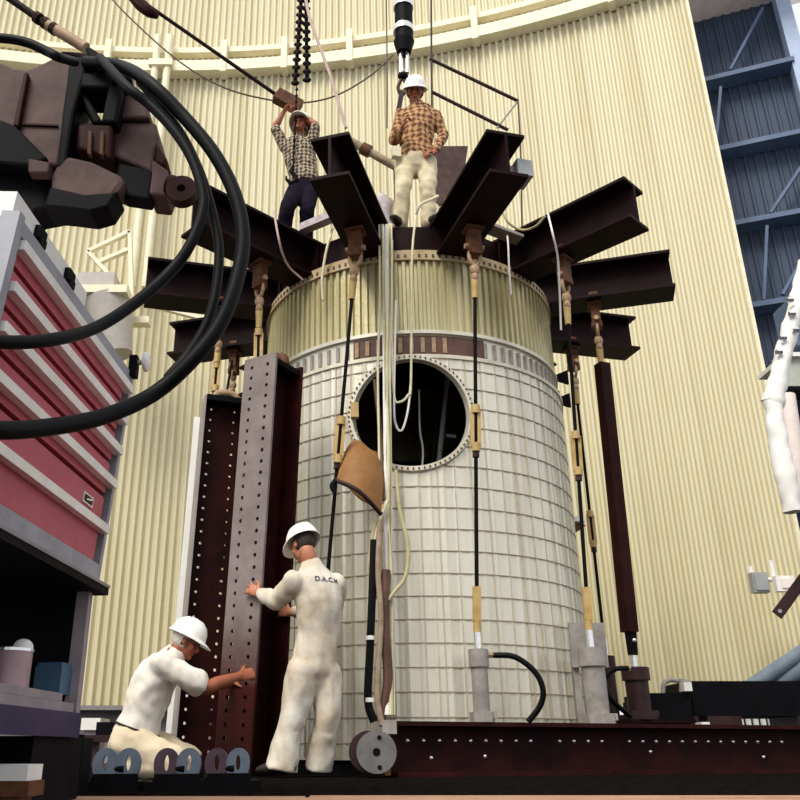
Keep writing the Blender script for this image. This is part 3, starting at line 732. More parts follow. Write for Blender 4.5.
# hoist cylinder
t = thing('hoist_cylinder', 'black hoist cylinder with chrome bands hanging above the man in the plaid shirt', 'hoist', at(404, 115, 7.45))
Yh = 7.45
part('body', MB().cyl(at(403, -30, Yh), at(404, 44, Yh), .105, None, 20), 'black_steel', t, True)
for y in (6, 30): part('band', MB().cyl(at(403.3, y-2, Yh), at(403.3, y+3, Yh), .118, None, 20), 'chrome', t, True)
part('nose', MB().cyl(at(404, 42, Yh), at(404, 53, Yh), .12, .08, 20), 'black_steel', t, True)
for dx in (-3.2, 3.2): part('rod', MB().cyl(at(404+dx, 50, Yh), at(404+dx, 73, Yh), .022), 'chrome', t, True)
part('crosshead', MB().ell(at(403, 76, Yh), (.06, .05, .05)), 'black_steel', t, True)
part('shackle', MB().loft([at(401, 80, Yh), at(398, 88, Yh), at(402, 95, Yh), at(407, 88, Yh), at(404, 80, Yh)], .02, n=8), 'jack_dark', t, True)
part('link', MB().bar(at(402, 92, Yh), at(397, 118, Yh), .07, .05), 'jack_dark', t)
# hanging light frame of thin rods
t = thing('rod_frame', 'thin dark rod frame hanging right of the plaid-shirted man', 'frame', at(432, 100, 8.6))
part('drop_line', MB().cyl(at(431, -25, 8.6), at(432, 130, 8.6), .013), 'jack_dark', t, True)
part('upper_rod', MB().cyl(at(430, 59, 8.6), at(518, 101, 8.6), .022), 'jack_dark', t, True)
part('lower_rod', MB().cyl(at(432, 92, 8.6), at(508, 130, 8.6), .022), 'jack_dark', t, True)
part('end_rod', MB().cyl(at(518, 101, 8.6), at(497, 128, 8.6), .012), 'jack_grey', t, True)
cable([at(518, 101, 8.6), at(521, 160, 8.4), at(522, 228, 8.2)], .010, 'jack_dark', 'thin_cord', 'thin dark line hanging from the rod frame', 'wire')

# clutter on the spider deck
DZ = 4.975
def lump(name, c, r, m, label, cat, sd_=0, amp=.3):
    mb_ = MB().ell(c, r, n=26, m=16); c = V(c)
    for i, p_ in enumerate(mb_.v):
        mb_.v[i] = c+(p_-c)*(1+amp*noise.noise((p_-c)*6+V((sd_, 0, 0))))
    return solo(name, mb_, m, label, cat, c-V((0, 0, r[2])), None, True)
p_ = V((.62, 8.0, DZ))
t = thing('upright_plate', 'reddish brown plate standing behind the plaid-shirted man', 'plate', (1.2, 8.2, DZ))
part('plate', MB().prism([at(428, 146, 8.1), at(468, 146, 8.1), at(462, 190, 8.1), at(440, 205, 8.1), at(425, 190, 8.1)], (0, .03, 0)), 'machine_brown', t)
part('stand', MB().box((at(440, 205, 8.12).x, 8.12, 5.08), (.2, .1, .24)), 'machine_brown', t)
for i, (x, y, Y, r, m_, lb) in enumerate((
    (366, 190, 7.95, (.16, .14, .50), 'rag_brown', 'brown and white cloth bundle left of the plaid-shirted man, leftmost'),
    (381, 205, 7.55, (.13, .12, .34), 'cloth_mauve', 'pale cloth bundle at the left foot of the plaid-shirted man'),
    (388, 165, 8.0, (.14, .12, .46), 'rag_brown', 'dirty canvas bag standing behind the pale bundle'),
    (452, 205, 7.7, (.13, .13, .40), 'rag_brown', 'brown sack right of the plaid-shirted man'))):
    c = at(x, y, Y); c.z = DZ+r[2]*.96 if i != 2 else DZ+r[2]*.96
    lump('cloth_bundle', c, r, m_, lb, 'bundle', i*7)
t = thing('slanting_strut', 'brown pipe strut slanting behind the cloth bundles', 'strut', at(396, 166, 8.2))
part('tube', MB().cyl(at(345, 138, 8.2), at(398, 168, 8.2), .05), 'rag_brown', t, True)
part('collar', MB().cyl(at(362, 148, 8.2), at(370, 152, 8.2), .075), 'rust_plate', t, True)
part('leg', MB().box(V((at(396, 166, 8.2).x, 8.22, (DZ+at(396, 166, 8.2).z)/2)), (.06, .06, at(396, 166, 8.2).z-DZ)), 'machine_brown', t)
t = thing('timber_baulk', 'short pale timber lying across the rim at the left man\'s feet', 'timber', at(325, 222, 7.1))
part('baulk', MB().bar(at(302, 229, 7.35), at(338, 214, 7.1), .10, .08), 'cloth_mauve', t)
solo('angle_plate', MB().bar(at(486, 227, 7.1), at(520, 240, 7.2), .16, .03), 'jack_grey', 'pale grey plate lying between the two right front beams', 'plate', at(503, 233, 7.1))
t = thing('lamp_head', 'grey lamp box fixed in the web of the right front beam end', 'lamp', at(513, 158, 6.4))
lp = azp(15, 2.62, 4.74); Rl = rot(rad(13.5))
part('housing', MB().box(lp+Rl@V((.22, 0, 0)), (.14, .20, .16), Rl), 'box_grey', t)
part('bracket', MB().box(lp+Rl@V((.08, 0, 0)), (.15, .06, .10), Rl), 'cloth_mauve', t)

# ============================================================ RIGHT SIDE EQUIPMENT
t = thing('machine_skid', 'long black steel skid of machinery behind the base beam at the right', 'machine', (3.6, 9.3, 0))
Y0 = 8.8
def bx(px0, py0, px1, py1, Y, dep, m_, nm, par, **k):
    a = at(px0, py1, Y); b = at(px1, py0, Y); a.x = at(px0, (py0+py1)/2, Y).x; b.x = at(px1, (py0+py1)/2, Y).x; return part(nm, MB().box(((a.x+b.x)/2, Y+dep/2, (a.z+b.z)/2), (b.x-a.x, dep, b.z-a.z)), m_, par, **k)
bx(692, 681, 860, 716, Y0, .8, 'black_steel', 'main_beam', t)
bx(648, 693, 692, 722, Y0-.1, .7, 'black_steel', 'pump_block', t)
bx(640, 700, 652, 722, Y0-.05, .5, 'black_steel', 'end_block', t)
bx(708, 716, 742, 725, Y0, .6, 'jack_dark', 'foot', t)
bx(800, 716, 830, 740, Y0, .6, 'jack_dark', 'foot', t)
bx(650, 716, 700, 740, Y0, .6, 'jack_dark', 'foot', t)
part('handle', MB().loft([at(663, 695, Y0), at(664, 684, Y0), at(670, 680, Y0), at(678, 681, Y0), at(690, 682, Y0)], .022, n=8), 'jack_grey', t, True)
part('valve', MB().cyl(at(681, 692, Y0-.05), at(681, 679, Y0-.05), .018), 'jack_grey', t, True)
bx(684, 682, 692, 691, Y0-.15, .1, 'white_paint', 'small_box', t)
bx(702, 722, 710, 728, Y0-.6, .15, 'white_paint', 'block', t)
t = thing('picket_rail', 'low row of white vertical bars under the black skid at the right edge', 'rail', at(770, 735, 10.4))
pm_ = MB().box((0, 0, 0), (.045, .04, .32)).mesh('picket', 'white_paint')
g0 = at(742, 728, 10.4)
for i in range(14): link('picket', pm_, t, V((g0.x+i*.085, 10.4, .46))-ORG[t.name])
part('rail', MB().box((g0.x+.55, 10.44, .34), (1.25, .03, .04)), 'white_paint', t)
for i, (a, b, r_, lb) in enumerate((((740, 694), (812, 646), .075, 'uppermost of the slanting blue-grey pipes at the lower right'), ((762, 694), (815, 662), .085, 'middle of the slanting blue-grey pipes at the lower right'), ((783, 694), (822, 674), .06, 'lowest of the slanting blue-grey pipes at the lower right'))):
    p0_, p1_ = at(*a, 9.3), at(*b, 8.9); solo('slanting_pipe', MB().cyl(p0_, p1_, r_, None, 18), 'pipe_blue', lb, 'pipe', p0_, 'slanting pipes at the lower right', True)
t = thing('flat_bar', 'dark brown flat bar with a bolt in its end, slanting in from the right edge', 'bar', at(778, 613, 7))
part('bar', MB().bar(at(777, 615, 7), at(812, 567, 7), .085, .02, (1, 0, .7)), 'jack_dark', t)
part('bolt', MB().cyl(at(780, 611, 6.98), at(780, 611, 7.04), .016), 'chrome', t, True)
# lumpy white elbow post
t = thing('jointed_white_arm', 'lumpy white-painted jointed arm rising along the right edge', 'arm', at(792, 512, 6.5))
mb = MB().loft([at(806, 262, 6.5), at(797, 300, 6.5), at(786, 345, 6.5), at(776, 385, 6.5), at(773, 402, 6.5)], [.06, .065, .07, .08, .075], n=18, sub=10)
for i, p_ in enumerate(mb.v): mb.v[i] = p_+V((1, 0, 0))*noise.noise(p_*9)*.03+V((0, 0, 1))*noise.noise(p_*14)*.02
part('upper_arm', mb, 'white_paint', t, True)
mb = MB().loft([at(773, 398, 6.5), at(778, 440, 6.5), at(786, 480, 6.5), at(793, 512, 6.5)], [.07, .075, .085, .07], n=18, sub=10)
for i, p_ in enumerate(mb.v): mb.v[i] = p_+V((1, 0, 0))*noise.noise(p_*9)*.025
part('lower_arm', mb, 'white_paint', t, True)
part('joint', MB().ell(at(774, 400, 6.5), (.09, .08, .11)), 'white_paint', t, True)
for x, y in ((792, 314), (790, 300), (783, 338), (779, 352), (795, 330)): part('bolt', MB().cyl(at(x-3, y, 6.42), at(x+3, y, 6.42), .022, None, 6), 'chrome', t)
t = thing('equipment_cabinet', 'pale green-grey equipment box behind the white arm at the right edge', 'box', at(800, 500, 7.2))
bx(785, 352, 850, 386, 7.2, .2, 'box_green', 'box', t); bx(783, 386, 850, 390, 7.15, .25, 'black_steel', 'lower_edge', t); bx(785, 352, 850, 356, 7.15, .55, 'white_paint', 'top_edge', t)
bx(792, 300, 850, 345, 7.6, .3, 'blue_steel', 'rear_frame', t)
part('pipe', MB().loft([at(787, 395, 7.2), at(792, 430, 7.2), at(797, 470, 7.2), at(806, 500, 7.2)], .07, n=12), 'eave_pink', t, True)
part('support', MB().box((at(830, 450, 7.4).x, 7.45, 1.3), (.2, .2, 2.6)), 'white_paint', t)

# ============================================================ TOOL CHEST AND STAND
CD = V((math.sin(rad(3.8)), math.cos(rad(3.8)), 0)); CN = V((CD.y, -CD.x, 0))   # along the face; out of the face
CO = V((-1.0, 3.55, 0)) - CN*0.0
# the face passes through (-1,3.5); s runs towards the far end (0 = far), out = towards the vessel
FAR = V((-1.0, 3.50, 0)); RC = Matrix((CD, -CN, V((0, 0, 1)))).transposed()   # local x along, y inwards, z up
def cbox(mb_, s0, s1, o0, o1, z0, z1):
    """s along from far end (negative towards the camera), o inward"""
    c = FAR+CD*((s0+s1)/2)-CN*((o0+o1)/2)+V((0, 0, (z0+z1)/2)); return mb_.box(c, (abs(s1-s0), abs(o1-o0), z1-z0), RC)
ch = thing('tool_chest', 'red tool chest with white drawer strips at the left edge', 'tool chest', FAR+V((0, 0, .82)))
CL = 1.21; DEP = .55
part('case', cbox(cbox(cbox(cbox(cbox(MB(), 0, .012, 0, DEP, .83, 1.72), -CL, 0, DEP-.02, DEP, .83, 1.72), -CL-.012, -CL, 0, DEP, .83, 1.72), -CL, 0, .03, DEP, .83, .85), -CL, 0, .12, .14, .83, 1.70), 'chest_dark_red', ch)
part('top_frame', cbox(MB(), -CL-.02, .02, -.01, DEP, 1.69, 1.74), 'chest_grey', ch)
part('front_rail', cbox(MB(), -CL, .0, .0, .03, 1.683, 1.689), 'chest_dark_red', ch)
part('corner_post', cbox(MB(), -.01, .02, -.012, .04, .80, 1.73), 'chest_grey', ch)
part('corner_post', cbox(MB(), -CL-.04, -CL, -.02, .04, .80, 1.745), 'chest_grey', ch)
part('bottom_rail', cbox(MB(), -CL-.6, .0, -.015, DEP, .80, .875), 'chest_grey', ch)
# drawers: gap z, strip z
zst = [1.648, 1.500, 1.361, 1.212, 1.016]
tops = [1.672, 1.579, 1.438, 1.300, 1.153]; bots = [1.585, 1.444, 1.306, 1.159, .875]
for i in range(5):
    d_ = part('drawer', cbox(MB(), -CL+.01, -.055, .0, .10, bots[i]+.008, tops[i]-.006), 'chest_red', ch)
    part('drawer_strip', cbox(MB(), -CL+.01, -.02, -.035, .004, zst[i]-.014, zst[i]+.020), 'strip_white', d_)
c = FAR+CD*(-.24)+CN*.004+V((0, 0, 1.088))
bd = part('badge', MB().bar(c-CD*.055, c+CD*.055, .04, .008, (0, 0, 1)), 'chrome', ch)
part('badge_inlay', MB().bar(c-CD*.042+CN*.005, c+CD*.042+CN*.005, .026, .004, (0, 0, 1)), 'jack_dark', bd)
part('badge_mark', MB().bar(c-CD*.03+CN*.008+V((0, 0, -.006)), c+CD*.03+CN*.008+V((0, 0, .006)), .007, .004, (0, 0, 1)), 'chrome', bd)
# white lid/panel on top
t = thing('white_case', 'white metal case with dark latches lying on top of the tool chest', 'case', FAR+CD*(-.8)+V((0, 0, 1.742)))
part('shell', cbox(MB(), -1.19, -.52, .04, .40, 1.742, 1.86), 'white_paint', t)
for s_ in (-1.0, -.72): part('latch', cbox(cbox(MB(), s_-.03, s_+.03, .02, .045, 1.79, 1.84), s_-.02, s_+.02, .01, .04, 1.77, 1.80), 'black_steel', t)
part('red_tag', cbox(MB(), -.70, -.65, .12, .16, 1.86, 1.90), 'red_flag', t)
TL = Matrix.Rotation(rad(3.7), 4, CD)
for o in (ch, t):
    o.location = ch.location+(TL.to_3x3() @ (o.location-ch.location)); o.rotation_euler = TL.to_euler()
# clamp mirror lamp at far corner
t = thing('clamp_lamp', 'small white round reflector on a black clamp at the tool chest corner', 'lamp', at(133, 378, 3.5))
part('clamp', MB().box(at(134, 364, 3.5), (.035, .05, .07)).box(at(134, 371, 3.48), (.03, .05, .06)), 'black_steel', t)
c = at(146, 362, 3.5); part('reflector', MB().ell(c, (.018, .05, .046)), 'white_paint', t, True)
part('stem', MB().cyl(at(136, 363, 3.5), at(146, 362, 3.5), .012), 'lamp_grey', t, True)
# stand
sd2 = thing('chest_stand', 'grey steel stand with an open shelf carrying the red tool chest', 'stand', FAR+V((0, 0, 0)))
part('ledge', cbox(MB(), -2.2, .05, -.05, DEP, .788, .80), 'shelf_grey', sd2)
part('ledge_shade_plate', cbox(MB(), -2.2, .05, -.045, DEP, .76, .788), 'black_steel', sd2)  # black plate added as painted shade on the ledge underside
part('leg', cbox(MB(), -.05, -.005, -.0, .05, .0, .775), 'shelf_grey', sd2)
part('leg', cbox(MB(), .02, .07, .50, .55, .0, .775), 'black_steel', sd2)
part('back_panel', cbox(MB(), -2.2, .0, .75, .78, .0, .775), 'black_steel', sd2)
part('end_panel', cbox(MB(), -.05, -.04, .05, .50, .34, .76), 'black_steel', sd2)
part('shelf', cbox(MB(), -2.2, -.08, .0, .75, .30, .335), 'shelf_grey', sd2)
part('shelf_front', cbox(MB(), -2.2, -.07, -.03, .0, .215, .30), 'purple_grey', sd2)
part('dark_block', cbox(MB(), -.42, .06, .0, .5, .0, .215), 'black_steel', sd2)
part('lower_shelf', cbox(MB(), -2.2, -.42, .1, .75, .08, .10), 'purple_grey', sd2)
def cpt(px, py, o):  # point on a plane o inward of the chest face
    d_ = ray(px, py); n_ = CN; t__ = ((FAR-CN*o-CAM).dot(n_))/d_.dot(n_); return CAM+d_*t__
SHZ = .336
def onshelf(px, py, o): p__ = cpt(px, py, o); return V((p__.x, p__.y, SHZ))
t = thing('board', 'flat grey board lying along the shelf edge under the tool chest', 'board', cpt(30, 690, .05))
part('slab', cbox(MB(), -1.9, -.18, .01, .22, .337, .365), 'shelf_grey', t)
b_ = onshelf(10, 680, .12); b_.z = .366
t = thing('mauve_can', 'large mauve can standing on the shelf, nearest the left edge', 'can', b_)
part('can_body', MB().cyl(b_, b_+V((-.0, 0, .13)), .065, .065, 22), 'can_mauve', t, True); part('can_rim', MB().ring(b_+V((0, 0, .125)), (0, 0, 1), .055, .068, .01, 22), 'chrome', t)
part('paper_ball', MB().ell(b_+V((.03, 0, .14)), (.035, .035, .03)), 'white_paint', t, True)
b2_ = onshelf(54, 690, .09); b2_.z = .366
t = thing('blue_canister', 'dark blue square canister on the shelf under the tool chest', 'canister', b2_)
part('canister_body', MB().box(b2_+V((0, 0, .05)), (.11, .12, .10), rot(-.2)), 'canister_blue', t)
part('canister_lid', MB().box(b2_+V((0, 0, .105)), (.10, .11, .02), rot(-.2)), 'canister_blue', t)
kb = onshelf(25, 690, .36); t = thing('dark_crate', 'low dark crate at the back of the shelf under the bowl', 'crate', kb)
part('crate_body', cbox(MB(), (kb-FAR).dot(CD)-.22, (kb-FAR).dot(CD)+.20, .27, .50, .337, .44), 'jack_dark', t)
t = thing('white_cup', 'white bowl behind the mauve can on the shelf', 'bowl', onshelf(26, 690, .34)+V((0, 0, .104)))
b3_ = onshelf(26, 690, .34); b3_.z = .441
part('bowl', MB().cyl(b3_+V((0, 0, .0)), b3_+V((0, 0, .10)), .05, .05, 16).cyl(b3_+V((0, 0, .10)), b3_+V((0, 0, .16)), .05, .075, 16), 'white_paint', t, True)
b4_ = onshelf(44, 690, .34); b4_.z = .441
lump('crumpled_cloth', b4_+V((0, 0, .075)), (.06, .05, .10), 'cloth_mauve', 'crumpled mauve and white cloth standing above the blue canister', 'cloth', 3, .7)
b5_ = onshelf(4, 690, .36); b5_.z = .441
t = thing('red_tin', 'dark red tin at the back left of the shelf', 'tin', b5_)
part('tin_body', MB().box(b5_+V((0, 0, .07)), (.10, .09, .14), rot(.3)), 'chest_dark_red', t); part('tin_lid', MB().box(b5_+V((0, 0, .15)), (.102, .092, .02), rot(.3)), 'jack_dark', t)
# low background pieces at left
t = thing('white_pedestal', 'small white stepped block below the concrete ledge at the left', 'block', at(88, 745, 9.5))
bx(81, 718, 100, 730, 9.5, .4, 'white_paint', 'cap', t); bx(83, 730, 97, 766, 9.55, .3, 'cloth_mauve', 'body', t)
t = thing('dark_trestle', 'dark low trestle behind the kneeling man', 'trestle', at(110, 750, 8.8))
bx(96, 722, 135, 735, 8.8, .5, 'black_steel', 'block', t); bx(82, 735, 150, 742, 8.8, .5, 'jack_dark', 'rail', t); bx(90, 742, 96, 767, 8.85, .1, 'jack_dark', 'leg', t); bx(140, 742, 146, 767, 8.85, .1, 'jack_dark', 'leg', t)
t = thing('long_box', 'long white box with an orange lid edge under the stand at the lower left', 'box', at(20, 775, 3.6))
c = at(18, 771, 3.3)
part('box', MB().box((-1.08, 2.90, .107), (.26, .14, .046)), 'white_paint', t); part('base_board', MB().box((-1.08, 2.90, .062), (.28, .15, .044)).box((-1.08, 2.90, .02), (.22, .12, .04)), 'rust_plate', t)

# ============================================================ DOUBLE LUG BRACKETS IN THE FOREGROUND
def lug(px, Y, mA, mB_, label, gap=.105, yaw=.25):
    b_ = at(px, 770, Y); b_ = V((b_.x, Y, 0)); t_ = thing('lug_bracket', label, 'bracket', b_, 'double lug brackets in the foreground')
    part('base_plate', MB().box(b_+V((0, 0, .02)), (.30, .20, .04), rot(yaw)).box(b_+V((0, .0, .055)), (.20, .16, .03), rot(yaw)), 'black_steel', t_)
    for s_, m_ in ((-1, mA), (1, mB_)):
        Rm = rot(yaw+.15); out = []; inn = []; N_ = 24
        for i in range(N_):
            a = 2*PI*i/N_; x = .058*math.cos(a); z = .066*math.sin(a)
            out.append(b_+Rm@V((x*(1 if z > 0 else 1.0)+s_*gap/2, 0, (.115+z) if z > -.0 else max(.06, .115+z*1.4))))
            inn.append(b_+Rm@V((.012*math.cos(a)+s_*gap/2, 0, .115+.035*math.sin(a))))
        part('lug', MB().holed(out, inn, (0, .025, 0)), m_, t_)
    part('lug_pin', MB().cyl(b_+V((-gap/2+.02, .01, .09)), b_+V((gap/2-.02, .01, .09)), .014), 'black_steel', t_, True)
    part('wheel', MB().cyl(b_+V((-.05, -.09, .02)), b_+V((-.05, -.05, .02)), .05, None, 16), 'black_rubber', t_, True)
lug(116, 4.3, 'lug_blue', 'lug_blue', 'leftmost double lug bracket, both lugs blue-grey, by the kneeling man')
lug(177, 4.3, 'lug_maroon', 'lug_blue', 'middle double lug bracket with one maroon and one blue-grey lug')
lug(227, 4.4, 'lug_maroon', 'lug_blue', 'rightmost double lug bracket at the foot of the grey-faced column')
for i, (x, m_, lb) in enumerate(((66, 'black_steel', 'black block standing at the lower left in front of the stand'),)):
    b_ = at(x, 770, 4.0); t_ = thing('dark_block', lb, 'block', (b_.x, 4.0, 0))
    part('body', MB().box((b_.x, 4.05, .11), (.14, .16, .22)), m_, t_); part('cap', MB().cyl((b_.x, 4.05, .22), (b_.x, 4.05, .235), .05), m_, t_)

# ============================================================ HOIST MACHINE AND HOSES AT UPPER LEFT
MY = 2.75
def poly(name, pts, Y, dep, m_, par, smooth=False, bev=.012):
    o = part(name, MB().prism([at(x, y, Y) for x, y in pts], (0, dep, 0)), m_, par, smooth)
    b_ = o.modifiers.new('bevel', 'BEVEL'); b_.width = bev; b_.segments = 2; return o
mc = thing('hoist_block', 'dark brown steel hoist block with an eye at its tip hanging at the upper left', 'hoist', at(60, 200, MY))
poly('housing', [(-40, 50), (0, 62), (14, 68), (28, 69), (40, 64), (56, 56), (72, 60), (68, 110), (58, 165), (40, 165), (-40, 165)], MY, .40, 'machine_brown', mc)
poly('housing_rib', [(24, 72), (28, 72), (18, 126), (13, 124)], MY-.03, .05, 'machine_red', mc, bev=.004)
poly('housing_seam', [(16, 122), (58, 124), (58, 126), (16, 124.5)], MY-.01, .02, 'machine_red', mc, bev=.002)
poly('gusset', [(4, 120), (14, 124), (48, 158), (30, 166), (-30, 160), (-30, 110)], MY-.06, .2, 'black_steel', mc)
poly('neck', [(52, 56), (62, 50), (88, 52), (92, 75), (70, 78)], MY+.05, .2, 'machine_red', mc)
poly('frame_post', [(70, 56), (90, 56), (74, 112), (66, 165), (56, 168), (62, 110)], MY-.05, .16, 'black_steel', mc)
poly('frame_post', [(112, 72), (124, 76), (122, 96), (116, 122), (100, 122), (108, 88)], MY-.05, .16, 'black_steel', mc)
poly('frame_top', [(80, 72), (125, 72), (125, 88), (80, 87)], MY-.05, .16, 'black_steel', mc)
poly('frame_brace', [(76, 90), (84, 90), (103, 122), (93, 123)], MY-.02, .08, 'black_steel', mc)
poly('frame_arm', [(84, 46), (90, 46), (130, 72), (132, 80), (118, 76), (88, 56)], MY-.06, .10, 'black_steel', mc)
poly('cheek_plate', [(122, 82), (140, 96), (148, 106), (150, 118), (120, 118), (118, 100)], MY, .2, 'machine_brown', mc)
poly('cheek_plate', [(72, 122), (156, 122), (158, 135), (152, 172), (118, 158), (76, 150)], MY+.02, .28, 'machine_brown', mc)
poly('drum_cover', [(78, 124), (112, 124), (110, 158), (78, 148)], MY-.04, .2, 'machine_red', mc)
for x in (88, 100): poly('drum_rib', [(x, 130), (x+4, 131), (x+3, 155), (x-1, 153)], MY-.055, .03, 'rust_plate', mc, bev=.003)
poly('lower_box', [(118, 162), (154, 170), (150, 200), (124, 196), (112, 190)], MY, .08, 'black_steel', mc)
poly('side_lug', [(156, 140), (168, 160), (164, 166), (154, 162)], MY, .1, 'machine_red', mc)
poly('nose_block', [(152, 158), (166, 168), (172, 180), (166, 196), (148, 194)], MY, .14, 'machine_brown', mc)
mb = MB().ell(at(90, 178, MY+.08), (.11, .16, .075), (V((1, 0, -.22)).normalized(), V((0, 1, 0)), V((.22, 0, 1)).normalized()), n=28, m=16)
poly('lower_lobe', [(58, 160), (66, 154), (92, 160), (122, 174), (124, 184), (112, 200), (96, 206), (74, 205), (50, 200), (50, 175)], MY-.05, .10, 'machine_brown', mc, bev=.05)
poly('lobe_underside', [(50, 186), (84, 194), (112, 192), (118, 190), (108, 206), (90, 211), (66, 208), (44, 206)], MY-.065, .13, 'black_steel', mc, bev=.03)
poly('dark_body', [(-40, 150), (48, 158), (58, 168), (54, 190), (58, 206), (36, 210), (26, 216), (10, 222), (-40, 228)], MY+.02, .14, 'black_steel', mc)
poly('bright_patch_plate', [(28, 158), (50, 162), (48, 172), (28, 172)], MY-.07, .05, 'machine_brown', mc, bev=.006)
c = at(181, 188, MY-.05)
ey = MB().ring(c, (0, 1, 0), .017, .058, .05, 28); part('eye_ring', ey, 'machine_red', mc, True)
part('eye_boss', MB().cyl(at(168, 184, MY), at(174, 186, MY), .04), 'machine_red', mc, True)
# tie rod up-left to the crane
td = thing('tie_rod', 'dark red threaded tie rod slanting into the hoist block from the top left corner', 'rod', at(84, 48, MY))
part('rod', MB().cyl(at(-20, -22, MY), at(52, 28, MY), .016), 'maroon', td, True)
part('sleeve', MB().cyl(at(48, 25, MY), at(86, 48, MY), .024), 'rust_link', td, True)
for k in range(3): part('coupling', MB().cyl(at(36+k*8, 17+k*5.4, MY), at(40+k*8, 19.5+k*5.4, MY), .027, None, 8), 'machine_red', td)
HY = 2.45
def hose(pts, r, label, Y=HY):
    P_ = [at(x, y, Y if len(q_) == 0 else q_[0]) for x, y, *q_ in pts]
    lo = min(P_, key=lambda p: p.z); return solo('hydraulic_hose', MB().loft(P_, r, n=14, sub=8), 'black_rubber', label, 'hose', lo, 'black hydraulic hoses looping at the left', True)
hose([(86, 62, 2.7), (120, 66, 2.6), (150, 83), (185, 118), (215, 155), (235, 195), (243, 235), (238, 275), (222, 320), (195, 357), (155, 393), (105, 416, 2.35), (50, 427, 2.2), (-5, 430, 2.05), (-60, 420, 1.95)], .025, 'outermost thick black hose sweeping from the hoist block down to the left edge')
hose([(-60, 40), (-5, 38), (25, 42), (48, 52), (58, 57), (75, 62, 2.6)], .018, 'black hose arching over the hoist housing at the top left')
hose([(100, 58, 2.6), (125, 85), (150, 105), (172, 128), (190, 155), (201, 185), (203, 210), (190, 245), (170, 272), (135, 303, 2.4), (95, 328, 2.30), (50, 340, 2.12), (0, 342, 2.0), (-50, 336, 1.9)], .019, 'inner black hose curling back to the left edge above the outermost hose')
hose([(140, 82, 2.6), (160, 105, 2.5), (182, 135, 2.5), (197, 165, 2.5), (206, 190, 2.5), (214, 220, 2.5), (219, 250, 2.5), (216, 290, 2.5), (206, 325, 2.5), (190, 352, 2.5), (168, 378, 2.48)], .017, 'black hose strand between the inner and the outermost hose')

# ============================================================ PEOPLE
def remeshed(mb_, m_, vox, folds=0., freq=6., seed=0, off=V((0, 0, 0)), smooth_it=4, stretch=V((1, 1, 1))):
    me = mb_.mesh('tmp', m_, False, off); o = bpy.data.objects.new('tmp', me); COL.objects.link(o)
    r = o.modifiers.new('r', 'REMESH'); r.mode = 'VOXEL'; r.voxel_size = vox
    if smooth_it: s_ = o.modifiers.new('s', 'SMOOTH'); s_.iterations = smooth_it; s_.factor = .5
    dg = bpy.context.evaluated_depsgraph_get(); dg.update(); me2 = bpy.data.meshes.new_from_object(o.evaluated_get(dg))
    bpy.data.objects.remove(o)
    if folds:
        nn = [v.normal.copy() for v in me2.vertices]
        for v, nr in zip(me2.vertices, nn):
            q_ = V((v.co.x*stretch.x+v.co.z*.25, v.co.y*stretch.y, v.co.z*stretch.z*.75))*freq+V((seed, seed*2, 0))
            f_ = (1-2*abs(noise.noise(q_)))*.35+noise.noise(q_*2.1)*.45-.15
            v.co += nr*(f_*folds)
    if not me2.materials: me2.materials.append(MATS[m_])
    for p in me2.polygons: p.use_smooth = True
    return me2
def rpart(name, mb_, m_, parent, vox, **k):
    o = link(name, remeshed(mb_, m_, vox, off=ORG[parent.name], **k), parent); ORG[o.name] = ORG[parent.name]; return o
def hand(mb_, w, d, n_, th, curl=.6, spread=.06, sc=1.):
    """w wrist, d finger direction, n_ palm normal, th thumb side"""
    w = V(w); d = V(d).normalized(); n_ = (V(n_)-d*V(n_).dot(d)).normalized(); th = (V(th)-d*V(th).dot(d)-n_*V(th).dot(n_)).normalized()
    mb_.loft([w-d*.02*sc, w+d*.03*sc, w+d*.075*sc, w+d*.095*sc], [(.030*sc, .022*sc), (.040*sc, .018*sc), (.043*sc, .016*sc), (.040*sc, .013*sc)], side=th, n=12, cap='round')
    for k, (of, L) in enumerate(((.031, .072), (.011, .080), (-.010, .074), (-.030, .058))):
        p = w+d*.092*sc+th*of*sc; dd = (d+th*(spread*(1.5-k)*1.0)).normalized(); pts = [p-d*.012*sc, p]; ang = 0
        for fr in (.45, .30, .25):
            ang += curl*(1.0 if fr > .4 else .9); dir_ = dd*math.cos(ang)+n_*math.sin(ang); p = p+dir_*(L*fr*sc); pts.append(p)
        mb_.loft(pts, [.0098*sc, .0095*sc, .0088*sc, .0080*sc, .0070*sc], n=8, cap='round', sub=2)
    p = w+d*.025*sc+th*.032*sc; d2 = (th*.75+d*.65+n_*.25*min(1, curl)).normalized(); p2 = p+d2*.040*sc; d3 = (d*.85+th*.25+n_*.5*curl).normalized()
    mb_.loft([p-d2*.02*sc, p, p2, p2+d3*.034*sc], [.015*sc, .014*sc, .0115*sc, .009*sc], n=8, cap='round', sub=2)
